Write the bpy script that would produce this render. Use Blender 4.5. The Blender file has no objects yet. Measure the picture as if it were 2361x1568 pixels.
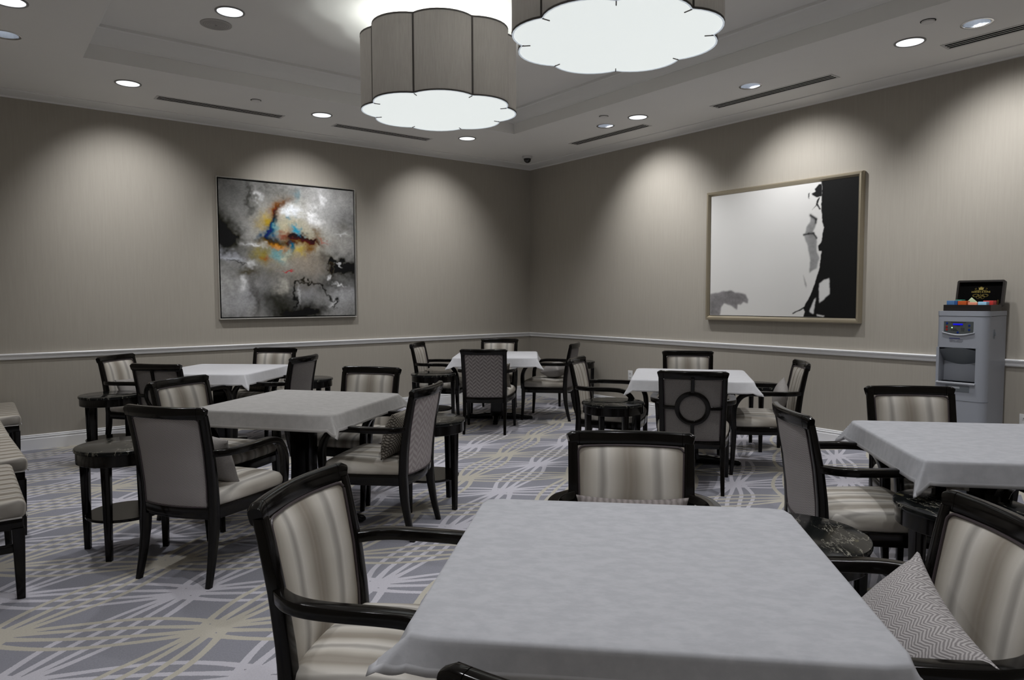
import bpy, bmesh, math, random
import numpy as np
from mathutils import Vector, Matrix
PI = math.pi
sc = bpy.context.scene
COL = sc.collection

# ------------------------------------------------------------------ camera, world, exposure
CAM = Vector((-6.476, -7.9348, 1.4046))
YAW, PITCH, ROLL, FPX = 0.65827, 0.05902, -0.00377, 1613.85
H = 3.277            # soffit height
TH = 3.527           # tray ceiling height
RX0, RY0 = -7.2, -8.46
cd = bpy.data.cameras.new('camera'); cam = bpy.data.objects.new('camera', cd); COL.objects.link(cam)
cd.sensor_width = 36.0; cd.lens = FPX / 2361 * 36.0; cd.clip_start = 0.05
fw = Vector((math.sin(YAW)*math.cos(PITCH), math.cos(YAW)*math.cos(PITCH), -math.sin(PITCH)))
rt = Vector((math.cos(YAW), -math.sin(YAW), 0)); up = rt.cross(fw)
r2 = rt*math.cos(ROLL) + up*math.sin(ROLL); u2 = -rt*math.sin(ROLL) + up*math.cos(ROLL)
cam.matrix_world = Matrix(((r2.x, u2.x, -fw.x, CAM.x), (r2.y, u2.y, -fw.y, CAM.y), (r2.z, u2.z, -fw.z, CAM.z), (0, 0, 0, 1)))
sc.camera = cam
w = bpy.data.worlds.new('world'); sc.world = w; w.use_nodes = True
w.node_tree.nodes['Background'].inputs[0].default_value = (0.5, 0.52, 0.55, 1)
w.node_tree.nodes['Background'].inputs[1].default_value = 0.0
sc.view_settings.view_transform = 'Standard'; sc.view_settings.look = 'None'
sc.view_settings.exposure = 0.0; sc.view_settings.gamma = 1.0; sc.view_settings.use_curve_mapping = False

LAMP = (0.975, 0.98, 1.0)
COOL = (0.93, 0.97, 1.0)
E_DOWN, E_WASH, E_LEFT, E_TRAY, E_PEND = 60.0, 92.0, 96.0, 88.0, 22.0

# ------------------------------------------------------------------ node helpers / materials
class NT:
    def __init__(s, name):
        s.m = bpy.data.materials.new(name); s.m.use_nodes = True
        s.t = s.m.node_tree; s.b = s.t.nodes['Principled BSDF']
    def n(s, typ, **kw):
        nd = s.t.nodes.new(typ)
        for k, v in kw.items():
            if k == 'i':
                for a, b in v.items(): s.set(nd.inputs[a], b)
            else: setattr(nd, k, v)
        return nd
    def set(s, sock, v):
        if hasattr(v, 'is_linked') or hasattr(v, 'links'): s.t.links.new(v, sock)
        else: sock.default_value = v
    def M(s, op, a, b=0.0, c=0.0):
        nd = s.n('ShaderNodeMath', operation=op)
        s.set(nd.inputs[0], a); s.set(nd.inputs[1], b); s.set(nd.inputs[2], c)
        return nd.outputs[0]
    def mix(s, f, a, b):
        nd = s.n('ShaderNodeMix', data_type='RGBA')
        s.set(nd.inputs[0], f); s.set(nd.inputs[6], a if not isinstance(a, tuple) else (*a[:3], 1)); s.set(nd.inputs[7], b if not isinstance(b, tuple) else (*b[:3], 1))
        return nd.outputs[2]
    def noise(s, vec, scale, detail=3.0, rough=0.5, dims='3D'):
        nd = s.n('ShaderNodeTexNoise', noise_dimensions=dims)
        if vec is not None: s.set(nd.inputs['Vector'], vec)
        nd.inputs['Scale'].default_value = scale; nd.inputs['Detail'].default_value = detail; nd.inputs['Roughness'].default_value = rough
        return nd.outputs['Fac']
    def ramp(s, f, stops, interp='LINEAR'):
        nd = s.n('ShaderNodeValToRGB'); s.set(nd.inputs[0], f); e = nd.color_ramp.elements; nd.color_ramp.interpolation = interp
        while len(e) < len(stops): e.new(0.5)
        for k, (p, c) in enumerate(stops):
            e[k].position = p; e[k].color = (*c, 1) if isinstance(c, tuple) else (c, c, c, 1)
        return nd.outputs[0]
    def obj(s): return s.n('ShaderNodeTexCoord').outputs['Object']
    def gen(s): return s.n('ShaderNodeTexCoord').outputs['Generated']
    def xyz(s, v):
        nd = s.n('ShaderNodeSeparateXYZ'); s.set(nd.inputs[0], v); return nd.outputs
    def vec(s, x, y, z):
        nd = s.n('ShaderNodeCombineXYZ'); s.set(nd.inputs[0], x); s.set(nd.inputs[1], y); s.set(nd.inputs[2], z); return nd.outputs[0]
    def scale(s, v, k):
        nd = s.n('ShaderNodeVectorMath', operation='MULTIPLY'); s.set(nd.inputs[0], v); nd.inputs[1].default_value = k; return nd.outputs[0]
    def out(s, col, rough=0.5, metal=0.0, spec=0.5, bump=None, bstr=0.2, bdist=0.002):
        s.set(s.b.inputs['Base Color'], col if not isinstance(col, tuple) else (*col[:3], 1))
        s.set(s.b.inputs['Roughness'], rough); s.b.inputs['Metallic'].default_value = metal
        s.b.inputs['Specular IOR Level'].default_value = spec
        if bump is not None:
            bn = s.n('ShaderNodeBump'); bn.inputs['Strength'].default_value = bstr; bn.inputs['Distance'].default_value = bdist
            s.set(bn.inputs['Height'], bump); s.set(s.b.inputs['Normal'], bn.outputs[0])
        return s.m

def plain(name, c, rough=0.5, metal=0.0, spec=0.5):
    t = NT(name); return t.out(c, rough, metal, spec)
def emis(name, c, st, base=(0.8, 0.8, 0.8)):
    t = NT(name); t.b.inputs['Emission Color'].default_value = (*c, 1); t.b.inputs['Emission Strength'].default_value = st
    return t.out(base, 0.5)

MAT = {}
def build_mats():
    # walls: taupe grasscloth
    t = NT('wall_paper'); o = t.obj()
    f = t.noise(t.scale(o, (60, 60, 3.0)), 1.0, 3, 0.6); g = t.noise(o, 0.8, 2)
    c = t.mix(f, (0.345, 0.318, 0.272), (0.415, 0.385, 0.335)); c = t.mix(t.M('MULTIPLY', g, 0.25), c, (0.36, 0.33, 0.285))
    MAT['wall'] = t.out(c, 0.75, 0, 0.25, f, 0.15, 0.001)
    t = NT('ceiling_paint'); MAT['ceil'] = t.out(t.mix(t.noise(t.obj(), 3, 2), (0.76, 0.75, 0.725), (0.79, 0.78, 0.755)), 0.85, 0, 0.2)
    MAT['trim'] = plain('trim_white', (0.86, 0.86, 0.87), 0.35)
    MAT['crown'] = plain('crown_white', (0.76, 0.755, 0.735), 0.6)
    # wood
    t = NT('espresso_wood'); o = t.obj()
    f = t.noise(t.scale(o, (25, 25, 4)), 1.0, 4, 0.6)
    MAT['wood'] = t.out(t.mix(f, (0.0022, 0.0018, 0.0015), (0.0062, 0.005, 0.0043)), t.M('ADD', t.M('MULTIPLY', f, 0.08), 0.09), 0, 0.24)
    # striped watercolour fabric (stripes vary along local x)
    def stripe(name, axis, warm, per, seed):
        t = NT(name); o = t.obj(); x = t.xyz(o)
        a = x[axis]
        sl = t.noise(t.scale(o, (3, 3, 3)), 1.0, 2)
        wob = t.M('MULTIPLY', t.M('SUBTRACT', sl, 0.5), 0.06)
        p = t.M('ADD', t.M('ADD', a, wob), seed)
        q = t.M('FRACT', t.M('DIVIDE', p, per))
        c = t.ramp(q, [(0.0, (0.33, 0.31, 0.285)), (0.035, (0.35, 0.33, 0.305)), (0.12, (0.62, 0.59, 0.535)), (0.22, (0.55, 0.515, 0.455)),
                       (0.40, (0.27, 0.238, 0.195)), (0.60, (0.26, 0.225, 0.18)), (0.78, (0.56, 0.525, 0.47)), (0.89, (0.66, 0.63, 0.58)), (0.96, (0.38, 0.36, 0.33)), (1.0, (0.33, 0.31, 0.285))])
        f1 = t.n('ShaderNodeTexNoise', noise_dimensions='1D'); t.set(f1.inputs['W'], t.M('MULTIPLY', p, 7.0)); f1.inputs['Detail'].default_value = 1.5
        g = t.ramp(f1.outputs['Fac'], [(0.30, 0.0), (0.75, 1.0)])
        c = t.mix(t.M('MULTIPLY', g, 0.30), c, (0.58, 0.555, 0.51))
        fb = t.noise(t.scale(o, (260, 260, 260)), 1.0, 2)
        c = t.mix(t.M('MULTIPLY', fb, 0.18), c, (0.42, 0.39, 0.35))
        if axis == 1:
            gm = t.n('ShaderNodeGamma'); t.set(gm.inputs[0], c); gm.inputs[1].default_value = 1.3; c = gm.outputs[0]
        return t.out(c, 0.55, 0, 0.3, fb, 0.12, 0.0006)
    MAT['stripe'] = stripe('striped_fabric', 0, 1, 0.205, 0.1025)
    MAT['stripe_seat'] = stripe('seat_striped_fabric', 0, 1, 0.125, 0.03)
    MAT['stripe_fine'] = stripe('fine_striped_fabric', 0, 1, 0.088, 0.02)
    MAT['stripe_bench'] = stripe('bench_striped_fabric', 1, 1, 0.112, 0.03)
    # zigzag fabrics on chair backs
    def zig(name, colw, per, amp, ca, cb, blur, alt):
        t = NT(name); o = t.obj(); x = t.xyz(o)
        k = t.M('DIVIDE', x[0], colw)
        tri = t.M('PINGPONG', k, 1.0)
        v = t.M('ADD', t.M('DIVIDE', x[2], per), t.M('MULTIPLY', tri, amp))
        if alt:
            v = t.M('ADD', v, t.M('MULTIPLY', t.M('MODULO', t.M('FLOOR', t.M('ADD', k, 40.0)), 2.0), 0.5))
        q = t.M('PINGPONG', v, 0.5)
        fac = t.ramp(q, [(0.25-blur, 0.0), (0.25+blur, 1.0)])
        fb = t.noise(t.scale(o, (300, 300, 300)), 1.0, 2); big = t.noise(o, 6, 2)
        c = t.mix(fac, ca, cb); c = t.mix(t.M('MULTIPLY', fb, 0.22), c, (0.27, 0.25, 0.245)); c = t.mix(t.M('MULTIPLY', big, 0.2), c, (0.21, 0.185, 0.18))
        return t.out(c, 0.7, 0, 0.25, fac, 0.25, 0.0008)
    MAT['zig_fine'] = zig('fine_zigzag_fabric', 0.0115, 0.0078, 0.9, (0.235, 0.218, 0.215), (0.45, 0.425, 0.42), 0.14, False)
    MAT['zig_big'] = zig('chevron_fabric', 0.0385, 0.0385, 0.80, (0.16, 0.142, 0.142), (0.32, 0.297, 0.287), 0.04, True)
    MAT['zig_rose'] = zig('rose_chevron_fabric', 0.0385, 0.0385, 0.80, (0.32, 0.283, 0.283), (0.44, 0.405, 0.40), 0.06, True)
    t = NT('grey_tweed'); o = t.obj(); f = t.noise(t.scale(o, (170, 170, 260)), 1.0, 3)
    MAT['tweed'] = t.out(t.mix(f, (0.095, 0.088, 0.084), (0.235, 0.22, 0.21)), 0.8, 0, 0.2, f, 0.3, 0.0008)
    MAT['piping'] = plain('mauve_piping', (0.055, 0.042, 0.046), 0.4)
    # cushions
    t = NT('grey_cushion'); o = t.obj(); f = t.noise(t.scale(o, (150, 150, 150)), 1.0, 3)
    MAT['cush_grey'] = t.out(t.mix(f, (0.235, 0.22, 0.21), (0.36, 0.34, 0.325)), 0.75, 0, 0.25, f, 0.2, 0.001)
    t = NT('herringbone_cushion'); o = t.obj(); x = t.xyz(o)
    k = t.M('DIVIDE', x[0], 0.021); v = t.M('ADD', t.M('DIVIDE', x[1], 0.0080), t.M('MULTIPLY', t.M('PINGPONG', k, 1.0), 1.9))
    v = t.M('ADD', v, t.M('MULTIPLY', t.noise(o, 60, 2), 0.9))
    fac = t.ramp(t.M('PINGPONG', v, 0.5), [(0.12, 0.0), (0.36, 1.0)]); f2 = t.noise(o, 90, 3)
    c = t.mix(fac, (0.20, 0.185, 0.185), (0.47, 0.445, 0.44)); c = t.mix(t.M('MULTIPLY', f2, 0.35), c, (0.34, 0.32, 0.32))
    MAT['cush_herring'] = t.out(c, 0.8, 0, 0.2, fac, 0.4, 0.0015)
    t = NT('lattice_cushion'); o = t.obj(); x = t.xyz(o)
    a = t.M('PINGPONG', t.M('DIVIDE', x[0], 0.018), 1.0); b = t.M('PINGPONG', t.M('DIVIDE', x[1], 0.018), 1.0)
    d = t.M('ABSOLUTE', t.M('SUBTRACT', a, b)); e = t.M('ABSOLUTE', t.M('SUBTRACT', t.M('ADD', a, b), 1.0))
    q = t.M('MINIMUM', d, e); fac = t.ramp(q, [(0.16, 1.0), (0.26, 0.0)])
    MAT['cush_lattice'] = t.out(t.mix(fac, (0.36, 0.33, 0.28), (0.085, 0.075, 0.062)), 0.75, 0, 0.2)
    t = NT('chenille_cushion'); o = t.obj(); x = t.xyz(o)
    v = t.M('ADD', t.M('DIVIDE', x[0], 0.011), t.M('MULTIPLY', t.noise(o, 50, 3), 1.3)); fac = t.M('PINGPONG', v, 1.0)
    MAT['cush_rose'] = t.out(t.mix(fac, (0.14, 0.122, 0.117), (0.25, 0.225, 0.218)), 0.8, 0, 0.2, fac, 0.4, 0.002)
    # table cloths
    def cloth(name, a, b):
        t = NT(name); o = t.obj()
        f = t.ramp(t.noise(t.scale(o, (1, 1.6, 1)), 22, 4, 0.62), [(0.38, 0.0), (0.62, 1.0)])
        g = t.noise(t.scale(o, (400, 400, 400)), 1.0, 1)
        at = t.n('ShaderNodeAttribute', attribute_name='hem').outputs['Fac']
        c = t.mix(t.M('MULTIPLY', f, 0.55), a, b); c = t.mix(t.M('MULTIPLY', at, 0.55), c, tuple(min(1, k*1.28) for k in b))
        return t.out(c, 0.8, 0, 0.2, g, 0.1, 0.0005)
    MAT['cloth_grey'] = cloth('grey_cloth', (0.410, 0.414, 0.440), (0.50, 0.504, 0.53))
    MAT['cloth_warm'] = cloth('warm_grey_cloth', (0.40, 0.388, 0.378), (0.49, 0.478, 0.466))
    MAT['cloth_white'] = cloth('white_cloth', (0.64, 0.64, 0.665), (0.70, 0.70, 0.725))
    # marble
    t = NT('black_marble'); o = t.obj()
    oi = t.n('ShaderNodeObjectInfo').outputs['Location']
    va = t.n('ShaderNodeVectorMath', operation='ADD'); t.set(va.inputs[0], o); t.set(va.inputs[1], oi)
    p = t.scale(va.outputs[0], (1, 2.4, 1))
    n1 = t.noise(p, 5.0, 6, 0.62); n2 = t.noise(p, 9.0, 4, 0.6); n3 = t.noise(p, 2.3, 3)
    v1 = t.ramp(t.M('ABSOLUTE', t.M('SUBTRACT', n1, 0.5)), [(0.0, 1.0), (0.012, 0.0)]); v2 = t.ramp(n2, [(0.64, 0.0), (0.69, 1.0)])
    msk = t.ramp(n3, [(0.50, 0.0), (0.64, 1.0)])
    c = t.mix(t.M('MULTIPLY', v1, t.ramp(n2, [(0.42, 0.0), (0.6, 0.75)])), (0.006, 0.007, 0.007), (0.42, 0.40, 0.33)); c = t.mix(t.M('MULTIPLY', v2, msk), c, (0.26, 0.235, 0.12))
    MAT['marble'] = t.out(c, 0.12, 0, 0.22)
    # carpet
    t = NT('carpet'); o = t.obj(); x = t.xyz(o)
    wv = t.noise(o, 1.3, 2); wob = t.M('MULTIPLY', t.M('SUBTRACT', wv, 0.5), 0.05)
    X = t.M('DIVIDE', t.M('ADD', t.M('ADD', x[0], 2.715), wob), 0.746); Y = t.M('DIVIDE', t.M('ADD', t.M('SUBTRACT', x[1], wob), 3.42), 0.4755)
    ed = t.M('MULTIPLY', t.M('SUBTRACT', t.noise(o, 170, 2), 0.5), 0.010)
    def lines(off):
        s = t.M('ADD', t.M('MULTIPLY', t.M('ADD', X, Y), 0.5), off); q = t.M('ADD', t.M('MULTIPLY', t.M('SUBTRACT', X, Y), 0.5), off)
        res = None
        for a, b in ((s, q), (q, s)):
            sf = t.M('SUBTRACT', b, t.M('ROUND', b))
            for k in (-0.106, -0.0355, 0.0355, 0.106):        # four strands of a bundle, spread along x where they meet
                am = t.M('ABSOLUTE', t.M('SINE', t.M('MULTIPLY', t.M('SUBTRACT', a, k*0.45), PI)))
                d = t.M('ABSOLUTE', t.M('SUBTRACT', sf, t.M('MULTIPLY', t.M('ADD', am, 0.45), k)))
                d = t.M('SUBTRACT', d, t.M('MULTIPLY', t.M('POWER', t.M('SUBTRACT', 1.0, am), 2.0), 0.013))
                res = d if res is None else t.M('MINIMUM', res, d)
        return t.M('LESS_THAN', t.M('ADD', res, ed), 0.0170)
    f = t.noise(o, 130, 3, 0.7); g = t.noise(o, 7, 3)
    base = t.mix(f, (0.195, 0.197, 0.225), (0.385, 0.388, 0.43)); base = t.mix(t.M('MULTIPLY', g, 0.35), base, (0.27, 0.265, 0.325))
    c = t.mix(lines(0.0), base, t.mix(f, (0.49, 0.475, 0.535), (0.68, 0.665, 0.72)))
    c = t.mix(lines(0.5), c, t.mix(f, (0.45, 0.42, 0.36), (0.61, 0.575, 0.50)))
    MAT['carpet'] = t.out(c, 0.95, 0, 0.1, f, 0.5, 0.004)
    # lamp shade linen
    t = NT('shade_linen'); o = t.obj(); f = t.noise(t.scale(o, (170, 170, 9)), 1.0, 3, 0.6); g = t.noise(t.scale(o, (9, 9, 240)), 1.0, 2)
    c = t.mix(f, (0.30, 0.275, 0.255), (0.47, 0.435, 0.41)); c = t.mix(t.M('MULTIPLY', g, 0.3), c, (0.35, 0.325, 0.30))
    MAT['shade'] = t.out(c, 0.8, 0, 0.2)
    tr = t.n('ShaderNodeBsdfTranslucent'); t.set(tr.inputs[0], c); mx = t.n('ShaderNodeMixShader'); mx.inputs[0].default_value = 0.06
    t.t.links.new(t.b.outputs[0], mx.inputs[1]); t.t.links.new(tr.outputs[0], mx.inputs[2]); t.t.links.new(mx.outputs[0], t.t.nodes['Material Output'].inputs[0])
    MAT['shade_trim'] = plain('shade_trim', (0.10, 0.09, 0.085), 0.7)
    MAT['shade_lining'] = plain('shade_lining', (0.8, 0.8, 0.78), 0.7)
    MAT['diffuser'] = emis('pendant_diffuser', (0.93, 0.99, 0.975), 0.70, (0.7, 0.7, 0.7))
    MAT['diff_rim'] = emis('diffuser_rim', (0.80, 0.88, 0.96), 0.42, (0.6, 0.64, 0.68))
    MAT['lens'] = emis('downlight_lens', (0.93, 0.97, 1.0), 1.1)
    MAT['lens_dim'] = emis('washer_lamp', (0.93, 0.97, 1.0), 5.0)
    MAT['chrome'] = plain('chrome', (0.75, 0.77, 0.80), 0.12, 1.0)
    MAT['reflector'] = plain('reflector', (0.55, 0.58, 0.63), 0.35, 0.35)
    MAT['fix_white'] = plain('fixture_white', (0.52, 0.51, 0.50), 0.5)
    MAT['grille'] = plain('speaker_grille', (0.40, 0.385, 0.365), 0.7); MAT['cap_white'] = plain('cap_white', (0.70, 0.69, 0.67), 0.6)
    MAT['ring_grey'] = plain('fixture_ring_grey', (0.22, 0.215, 0.21), 0.5)
    MAT['vent_dark'] = plain('vent_dark', (0.006, 0.006, 0.006), 0.9, 0, 0.0)
    MAT['black'] = plain('black_plastic', (0.01, 0.01, 0.011), 0.15)
    MAT['outlet'] = plain('outlet_white', (0.72, 0.72, 0.72), 0.35)
    MAT['dark'] = plain('dark_slot', (0.01, 0.01, 0.01), 0.8, 0, 0.1)
    MAT['silver'] = plain('silver_frame', (0.62, 0.60, 0.56), 0.32, 0.75)
    MAT['gold'] = plain('champagne_frame', (0.44, 0.385, 0.285), 0.34, 0.7)
    t = NT('canvas_paint'); at = t.n('ShaderNodeVertexColor', layer_name='paint').outputs[0]
    MAT['canvas'] = t.out(at, 0.7, 0, 0.12)
    MAT['cool'] = plain('cooler_plastic', (0.335, 0.355, 0.40), 0.45)
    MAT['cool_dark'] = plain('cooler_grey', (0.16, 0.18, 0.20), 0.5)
    MAT['cool_panel'] = plain('cooler_panel', (0.075, 0.085, 0.085), 0.45)
    MAT['cool_light'] = plain('cooler_rim', (0.50, 0.52, 0.56), 0.35)
    MAT['blue'] = plain('blue_button', (0.0, 0.025, 0.20), 0.4); MAT['red'] = plain('red_button', (0.30, 0.012, 0.008), 0.4)
    MAT['blue_ink'] = plain('blue_ink', (0.06, 0.07, 0.22), 0.6); MAT['grey_ink'] = plain('grey_ink', (0.17, 0.18, 0.22), 0.6)
    MAT['lcd'] = emis('display_blue', (0.0, 0.0, 1.0), 0.55, (0, 0, 0.1)); MAT['led'] = emis('led_green', (0.5, 1.0, 0.45), 0.85)
    MAT['box'] = plain('tea_box_wood', (0.012, 0.009, 0.008), 0.35); MAT['velvet'] = plain('box_lining', (0.002, 0.002, 0.002), 0.9, 0, 0.05)
    MAT['goldfoil'] = plain('gold_print', (0.30, 0.23, 0.055), 0.4, 0.2); MAT['brass'] = plain('brass', (0.6, 0.45, 0.15), 0.3, 1.0)
    for nm, c in dict(t_blue=(0.07, 0.17, 0.36), t_navy=(0.03, 0.09, 0.27), t_orange=(0.50, 0.085, 0.012), t_peach=(0.80, 0.30, 0.19), t_red=(0.52, 0.035, 0.03), t_sky=(0.33, 0.60, 0.80), t_mint=(0.56, 0.68, 0.44), t_green=(0.05, 0.25, 0.18)).items():
        MAT[nm] = plain('tea_'+nm[2:], c, 0.4)
build_mats()

# ------------------------------------------------------------------ mesh helpers
class MB:
    def __init__(s): s.v = []; s.f = []
    def add(s, vs, fs):
        o = len(s.v); s.v += [tuple(v) for v in vs]; s.f += [tuple(i+o for i in f) for f in fs]; return s
    def box(s, x0, x1, y0, y1, z0, z1, bev=0.0):
        if bev <= 0:
            return s.add([(x0,y0,z0),(x1,y0,z0),(x1,y1,z0),(x0,y1,z0),(x0,y0,z1),(x1,y0,z1),(x1,y1,z1),(x0,y1,z1)],
                         [(0,3,2,1),(4,5,6,7),(0,1,5,4),(1,2,6,5),(2,3,7,6),(3,0,4,7)])
        bm = bmesh.new(); bmesh.ops.create_cube(bm, size=1.0)
        for v in bm.verts: v.co = Vector(((x0+x1)/2+v.co.x*(x1-x0), (y0+y1)/2+v.co.y*(y1-y0), (z0+z1)/2+v.co.z*(z1-z0)))
        bmesh.ops.bevel(bm, geom=list(bm.edges), offset=bev, segments=3, affect='EDGES', profile=0.5)
        bm.verts.index_update(); s.add([v.co[:] for v in bm.verts], [[v.index for v in f.verts] for f in bm.faces]); bm.free(); return s
    def loft(s, rings, closed_ring=True, caps=True, closed_path=False):
        n = len(rings[0]); vs = [p for r in rings for p in r]; fs = []
        m = len(rings)
        for i in range(m if closed_path else m-1):
            j = (i+1) % m
            for k in range(n if closed_ring else n-1):
                l = (k+1) % n; fs.append((i*n+k, i*n+l, j*n+l, j*n+k))
        if caps and closed_ring and not closed_path:
            fs.append(tuple(range(n-1, -1, -1))); fs.append(tuple((m-1)*n+k for k in range(n)))
        return s.add(vs, fs)
    def lathe(s, prof, n=32, c=(0, 0, 0), caps=True):
        rings = [[(c[0]+r*math.cos(2*PI*k/n), c[1]+r*math.sin(2*PI*k/n), c[2]+z) for k in range(n)] for r, z in prof]
        return s.loft(rings, caps=caps)
    def prism(s, poly, z0, z1):
        n = len(poly); return s.add([(x, y, z0) for x, y in poly]+[(x, y, z1) for x, y in poly],
            [tuple(range(n-1, -1, -1)), tuple(range(n, 2*n))]+[(k, (k+1) % n, n+(k+1) % n, n+k) for k in range(n)])
    def sweep(s, path, size, upv=None, rad=0.3, closed=False, nseg=3):
        """rounded rectangle (w across, t along the up vector) swept along a path; size(i) -> (w, t)"""
        P = [Vector(p) for p in path]; m = len(P); rings = []
        for i in range(m):
            a = P[(i-1) % m] if (closed or i > 0) else P[i]; b = P[(i+1) % m] if (closed or i < m-1) else P[i]
            tg = (b-a).normalized(); u = Vector(upv(i) if callable(upv) else (upv or (0, 0, 1)))
            sd = tg.cross(u).normalized(); u = sd.cross(tg).normalized()
            ww, tt = size(i) if callable(size) else size
            rings.append([tuple(P[i]+sd*px+u*py) for px, py in rrect(ww, tt, min(ww, tt)*rad, nseg)])
        return s.loft(rings, closed_path=closed)
    def tube(s, path, r, n=8, closed=False):
        P = [Vector(p) for p in path]; m = len(P); rings = []
        for i in range(m):
            a = P[(i-1) % m] if (closed or i > 0) else P[i]; b = P[(i+1) % m] if (closed or i < m-1) else P[i]
            tg = (b-a).normalized(); ref = Vector((0, 0, 1)) if abs(tg.z) < 0.9 else Vector((1, 0, 0))
            sd = tg.cross(ref).normalized(); u = sd.cross(tg)
            rings.append([tuple(P[i]+sd*r*math.cos(2*PI*k/n)+u*r*math.sin(2*PI*k/n)) for k in range(n)])
        return s.loft(rings, closed_path=closed)
    def grid(s, fn, nu, nv):
        vs = [fn(i/nu, j/nv) for j in range(nv+1) for i in range(nu+1)]
        return s.add(vs, [(j*(nu+1)+i, j*(nu+1)+i+1, (j+1)*(nu+1)+i+1, (j+1)*(nu+1)+i) for j in range(nv) for i in range(nu)])
    def xf(s, M): s.v = [tuple(M @ Vector(v)) for v in s.v]; return s
    def build(s, name, mat, parent=None, smooth=True, ang=40, loc=None, fix=True):
        me = bpy.data.meshes.new(name); me.from_pydata(s.v, [], s.f); me.validate()
        if fix:
            bm = bmesh.new(); bm.from_mesh(me); bmesh.ops.recalc_face_normals(bm, faces=bm.faces[:]); bm.to_mesh(me); bm.free()
        me.materials.append(MAT[mat])
        if smooth:
            for p in me.polygons: p.use_smooth = True
            me.set_sharp_from_angle(angle=math.radians(ang))
        o = bpy.data.objects.new(name, me); COL.objects.link(o)
        if parent: o.parent = parent
        if loc: o.location = loc
        return o
def rrect(w, t, r, nseg=3):
    r = min(r, w/2-1e-5, t/2-1e-5); pts = []
    for cx, cy, a0 in ((w/2-r, t/2-r, 0), (-w/2+r, t/2-r, 90), (-w/2+r, -t/2+r, 180), (w/2-r, -t/2+r, 270)):
        for k in range(nseg+1):
            a = math.radians(a0+90*k/nseg); pts.append((cx+r*math.cos(a), cy+r*math.sin(a)))
    return pts
def interp(xs, ys, x):
    return float(np.interp(x, xs, ys))
def smooth_path(pts, n):
    P = [Vector(p) for p in pts]; m = len(P); out = []
    for i in range(m-1):
        p0 = P[max(i-1, 0)]; p1 = P[i]; p2 = P[i+1]; p3 = P[min(i+2, m-1)]
        for k in range(n):
            t = k/n; out.append(0.5*((2*p1)+(p2-p0)*t+(2*p0-5*p1+4*p2-p3)*t*t+(3*p1-p0-3*p2+p3)*t**3))
    out.append(P[-1]); return [tuple(p) for p in out]
def tag(o, label=None, cat=None, group=None, kind=None):
    if label: o['label'] = label
    if cat: o['category'] = cat
    if group: o['group'] = group
    if kind: o['kind'] = kind
    return o
def empty(name, loc=(0, 0, 0), rz=0.0):
    o = bpy.data.objects.new(name, None); COL.objects.link(o); o.location = loc; o.rotation_euler = (0, 0, rz); o.empty_display_size = 0.1; return o
KIDS = {}
def copy_tree(o, parent=None):
    c = o.copy(); COL.objects.link(c)
    if parent: c.parent = parent
    for ch in list(o.children): copy_tree(ch, c)
    return c
def struct(mb, name, mat, smooth=False):
    return tag(mb.build(name, mat, smooth=smooth), kind='structure')
def spot(name, parent, loc, target, energy, size, blend, color=LAMP, rad=0.05):
    l = bpy.data.lights.new(name, 'SPOT'); l.energy = energy; l.spot_size = math.radians(size); l.spot_blend = blend; l.color = color; l.shadow_soft_size = rad
    o = bpy.data.objects.new(name, l); COL.objects.link(o); o.parent = parent; o.location = loc
    d = Vector(target)-Vector(loc); o.rotation_euler = d.to_track_quat('-Z', 'Y').to_euler(); return o

# ------------------------------------------------------------------ room shell
T = 0.12
struct(MB().box(RX0-T, T, RY0-T, T, -0.1, 0.0), 'floor', 'carpet')
struct(MB().box(RX0-T, T, 0.0, T, 0.0, TH+0.2), 'wall_left', 'wall')
struct(MB().box(0.0, T, RY0-T, 0.0, 0.0, TH+0.2), 'wall_right', 'wall')
struct(MB().box(RX0-T, RX0, RY0, 0.0, 0.0, TH+0.2), 'wall_west', 'wall')
struct(MB().box(RX0-T, 0.0, RY0-T, RY0, 0.0, TH+0.2), 'wall_back', 'wall')
TX0, TX1, TY0, TY1 = -5.71, -1.49, -6.92, -1.54
WASH = [(-0.935, -2.445), (-0.936, -4.234), (-0.945, -6.001), (-6.205, -1.756)]
def soffit():
    m = MB(); hr = 0.083
    def strip(x0, x1, y0, y1, holes):
        y = y0
        for hx, hy in sorted(holes, key=lambda h: h[1]):
            c = 0.12
            m.box(x0, x1, y, hy-c, H, H+0.01); m.box(x0, hx-c, hy-c, hy+c, H, H+0.01); m.box(hx+c, x1, hy-c, hy+c, H, H+0.01)
            sq = []; ci = []
            for k in range(32):
                a = 2*PI*k/32; ca, sa = math.cos(a), math.sin(a); q = c/max(abs(ca), abs(sa)); sq.append((hx+q*ca, hy+q*sa, H)); ci.append((hx+hr*ca, hy+hr*sa, H))
            ct = [(a, b, H+0.01) for a, b, _ in ci]
            m.loft([sq, ci, ct], caps=False); y = hy+c
        m.box(x0, x1, y, y1, H, H+0.01)
    strip(TX1, 0, RY0, 0, [h for h in WASH if h[0] > -2]); strip(RX0, TX0, RY0, 0, [h for h in WASH if h[0] < -5])
    m.box(TX0, TX1, TY1, 0, H, H+0.01); m.box(TX0, TX1, RY0, TY0, H, H+0.01)
    for a in ((TX0-0.012, TX0, TY0, TY1), (TX1, TX1+0.012, TY0, TY1), (TX0, TX1, TY1, TY1+0.012), (TX0, TX1, TY0-0.012, TY0)):
        m.box(*a, H+0.01, TH)
    m.box(TX0-0.1, TX1+0.1, TY0-0.1, TY1+0.1, TH, TH+0.02)
    return m
struct(soffit(), 'ceiling', 'ceil')
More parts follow.
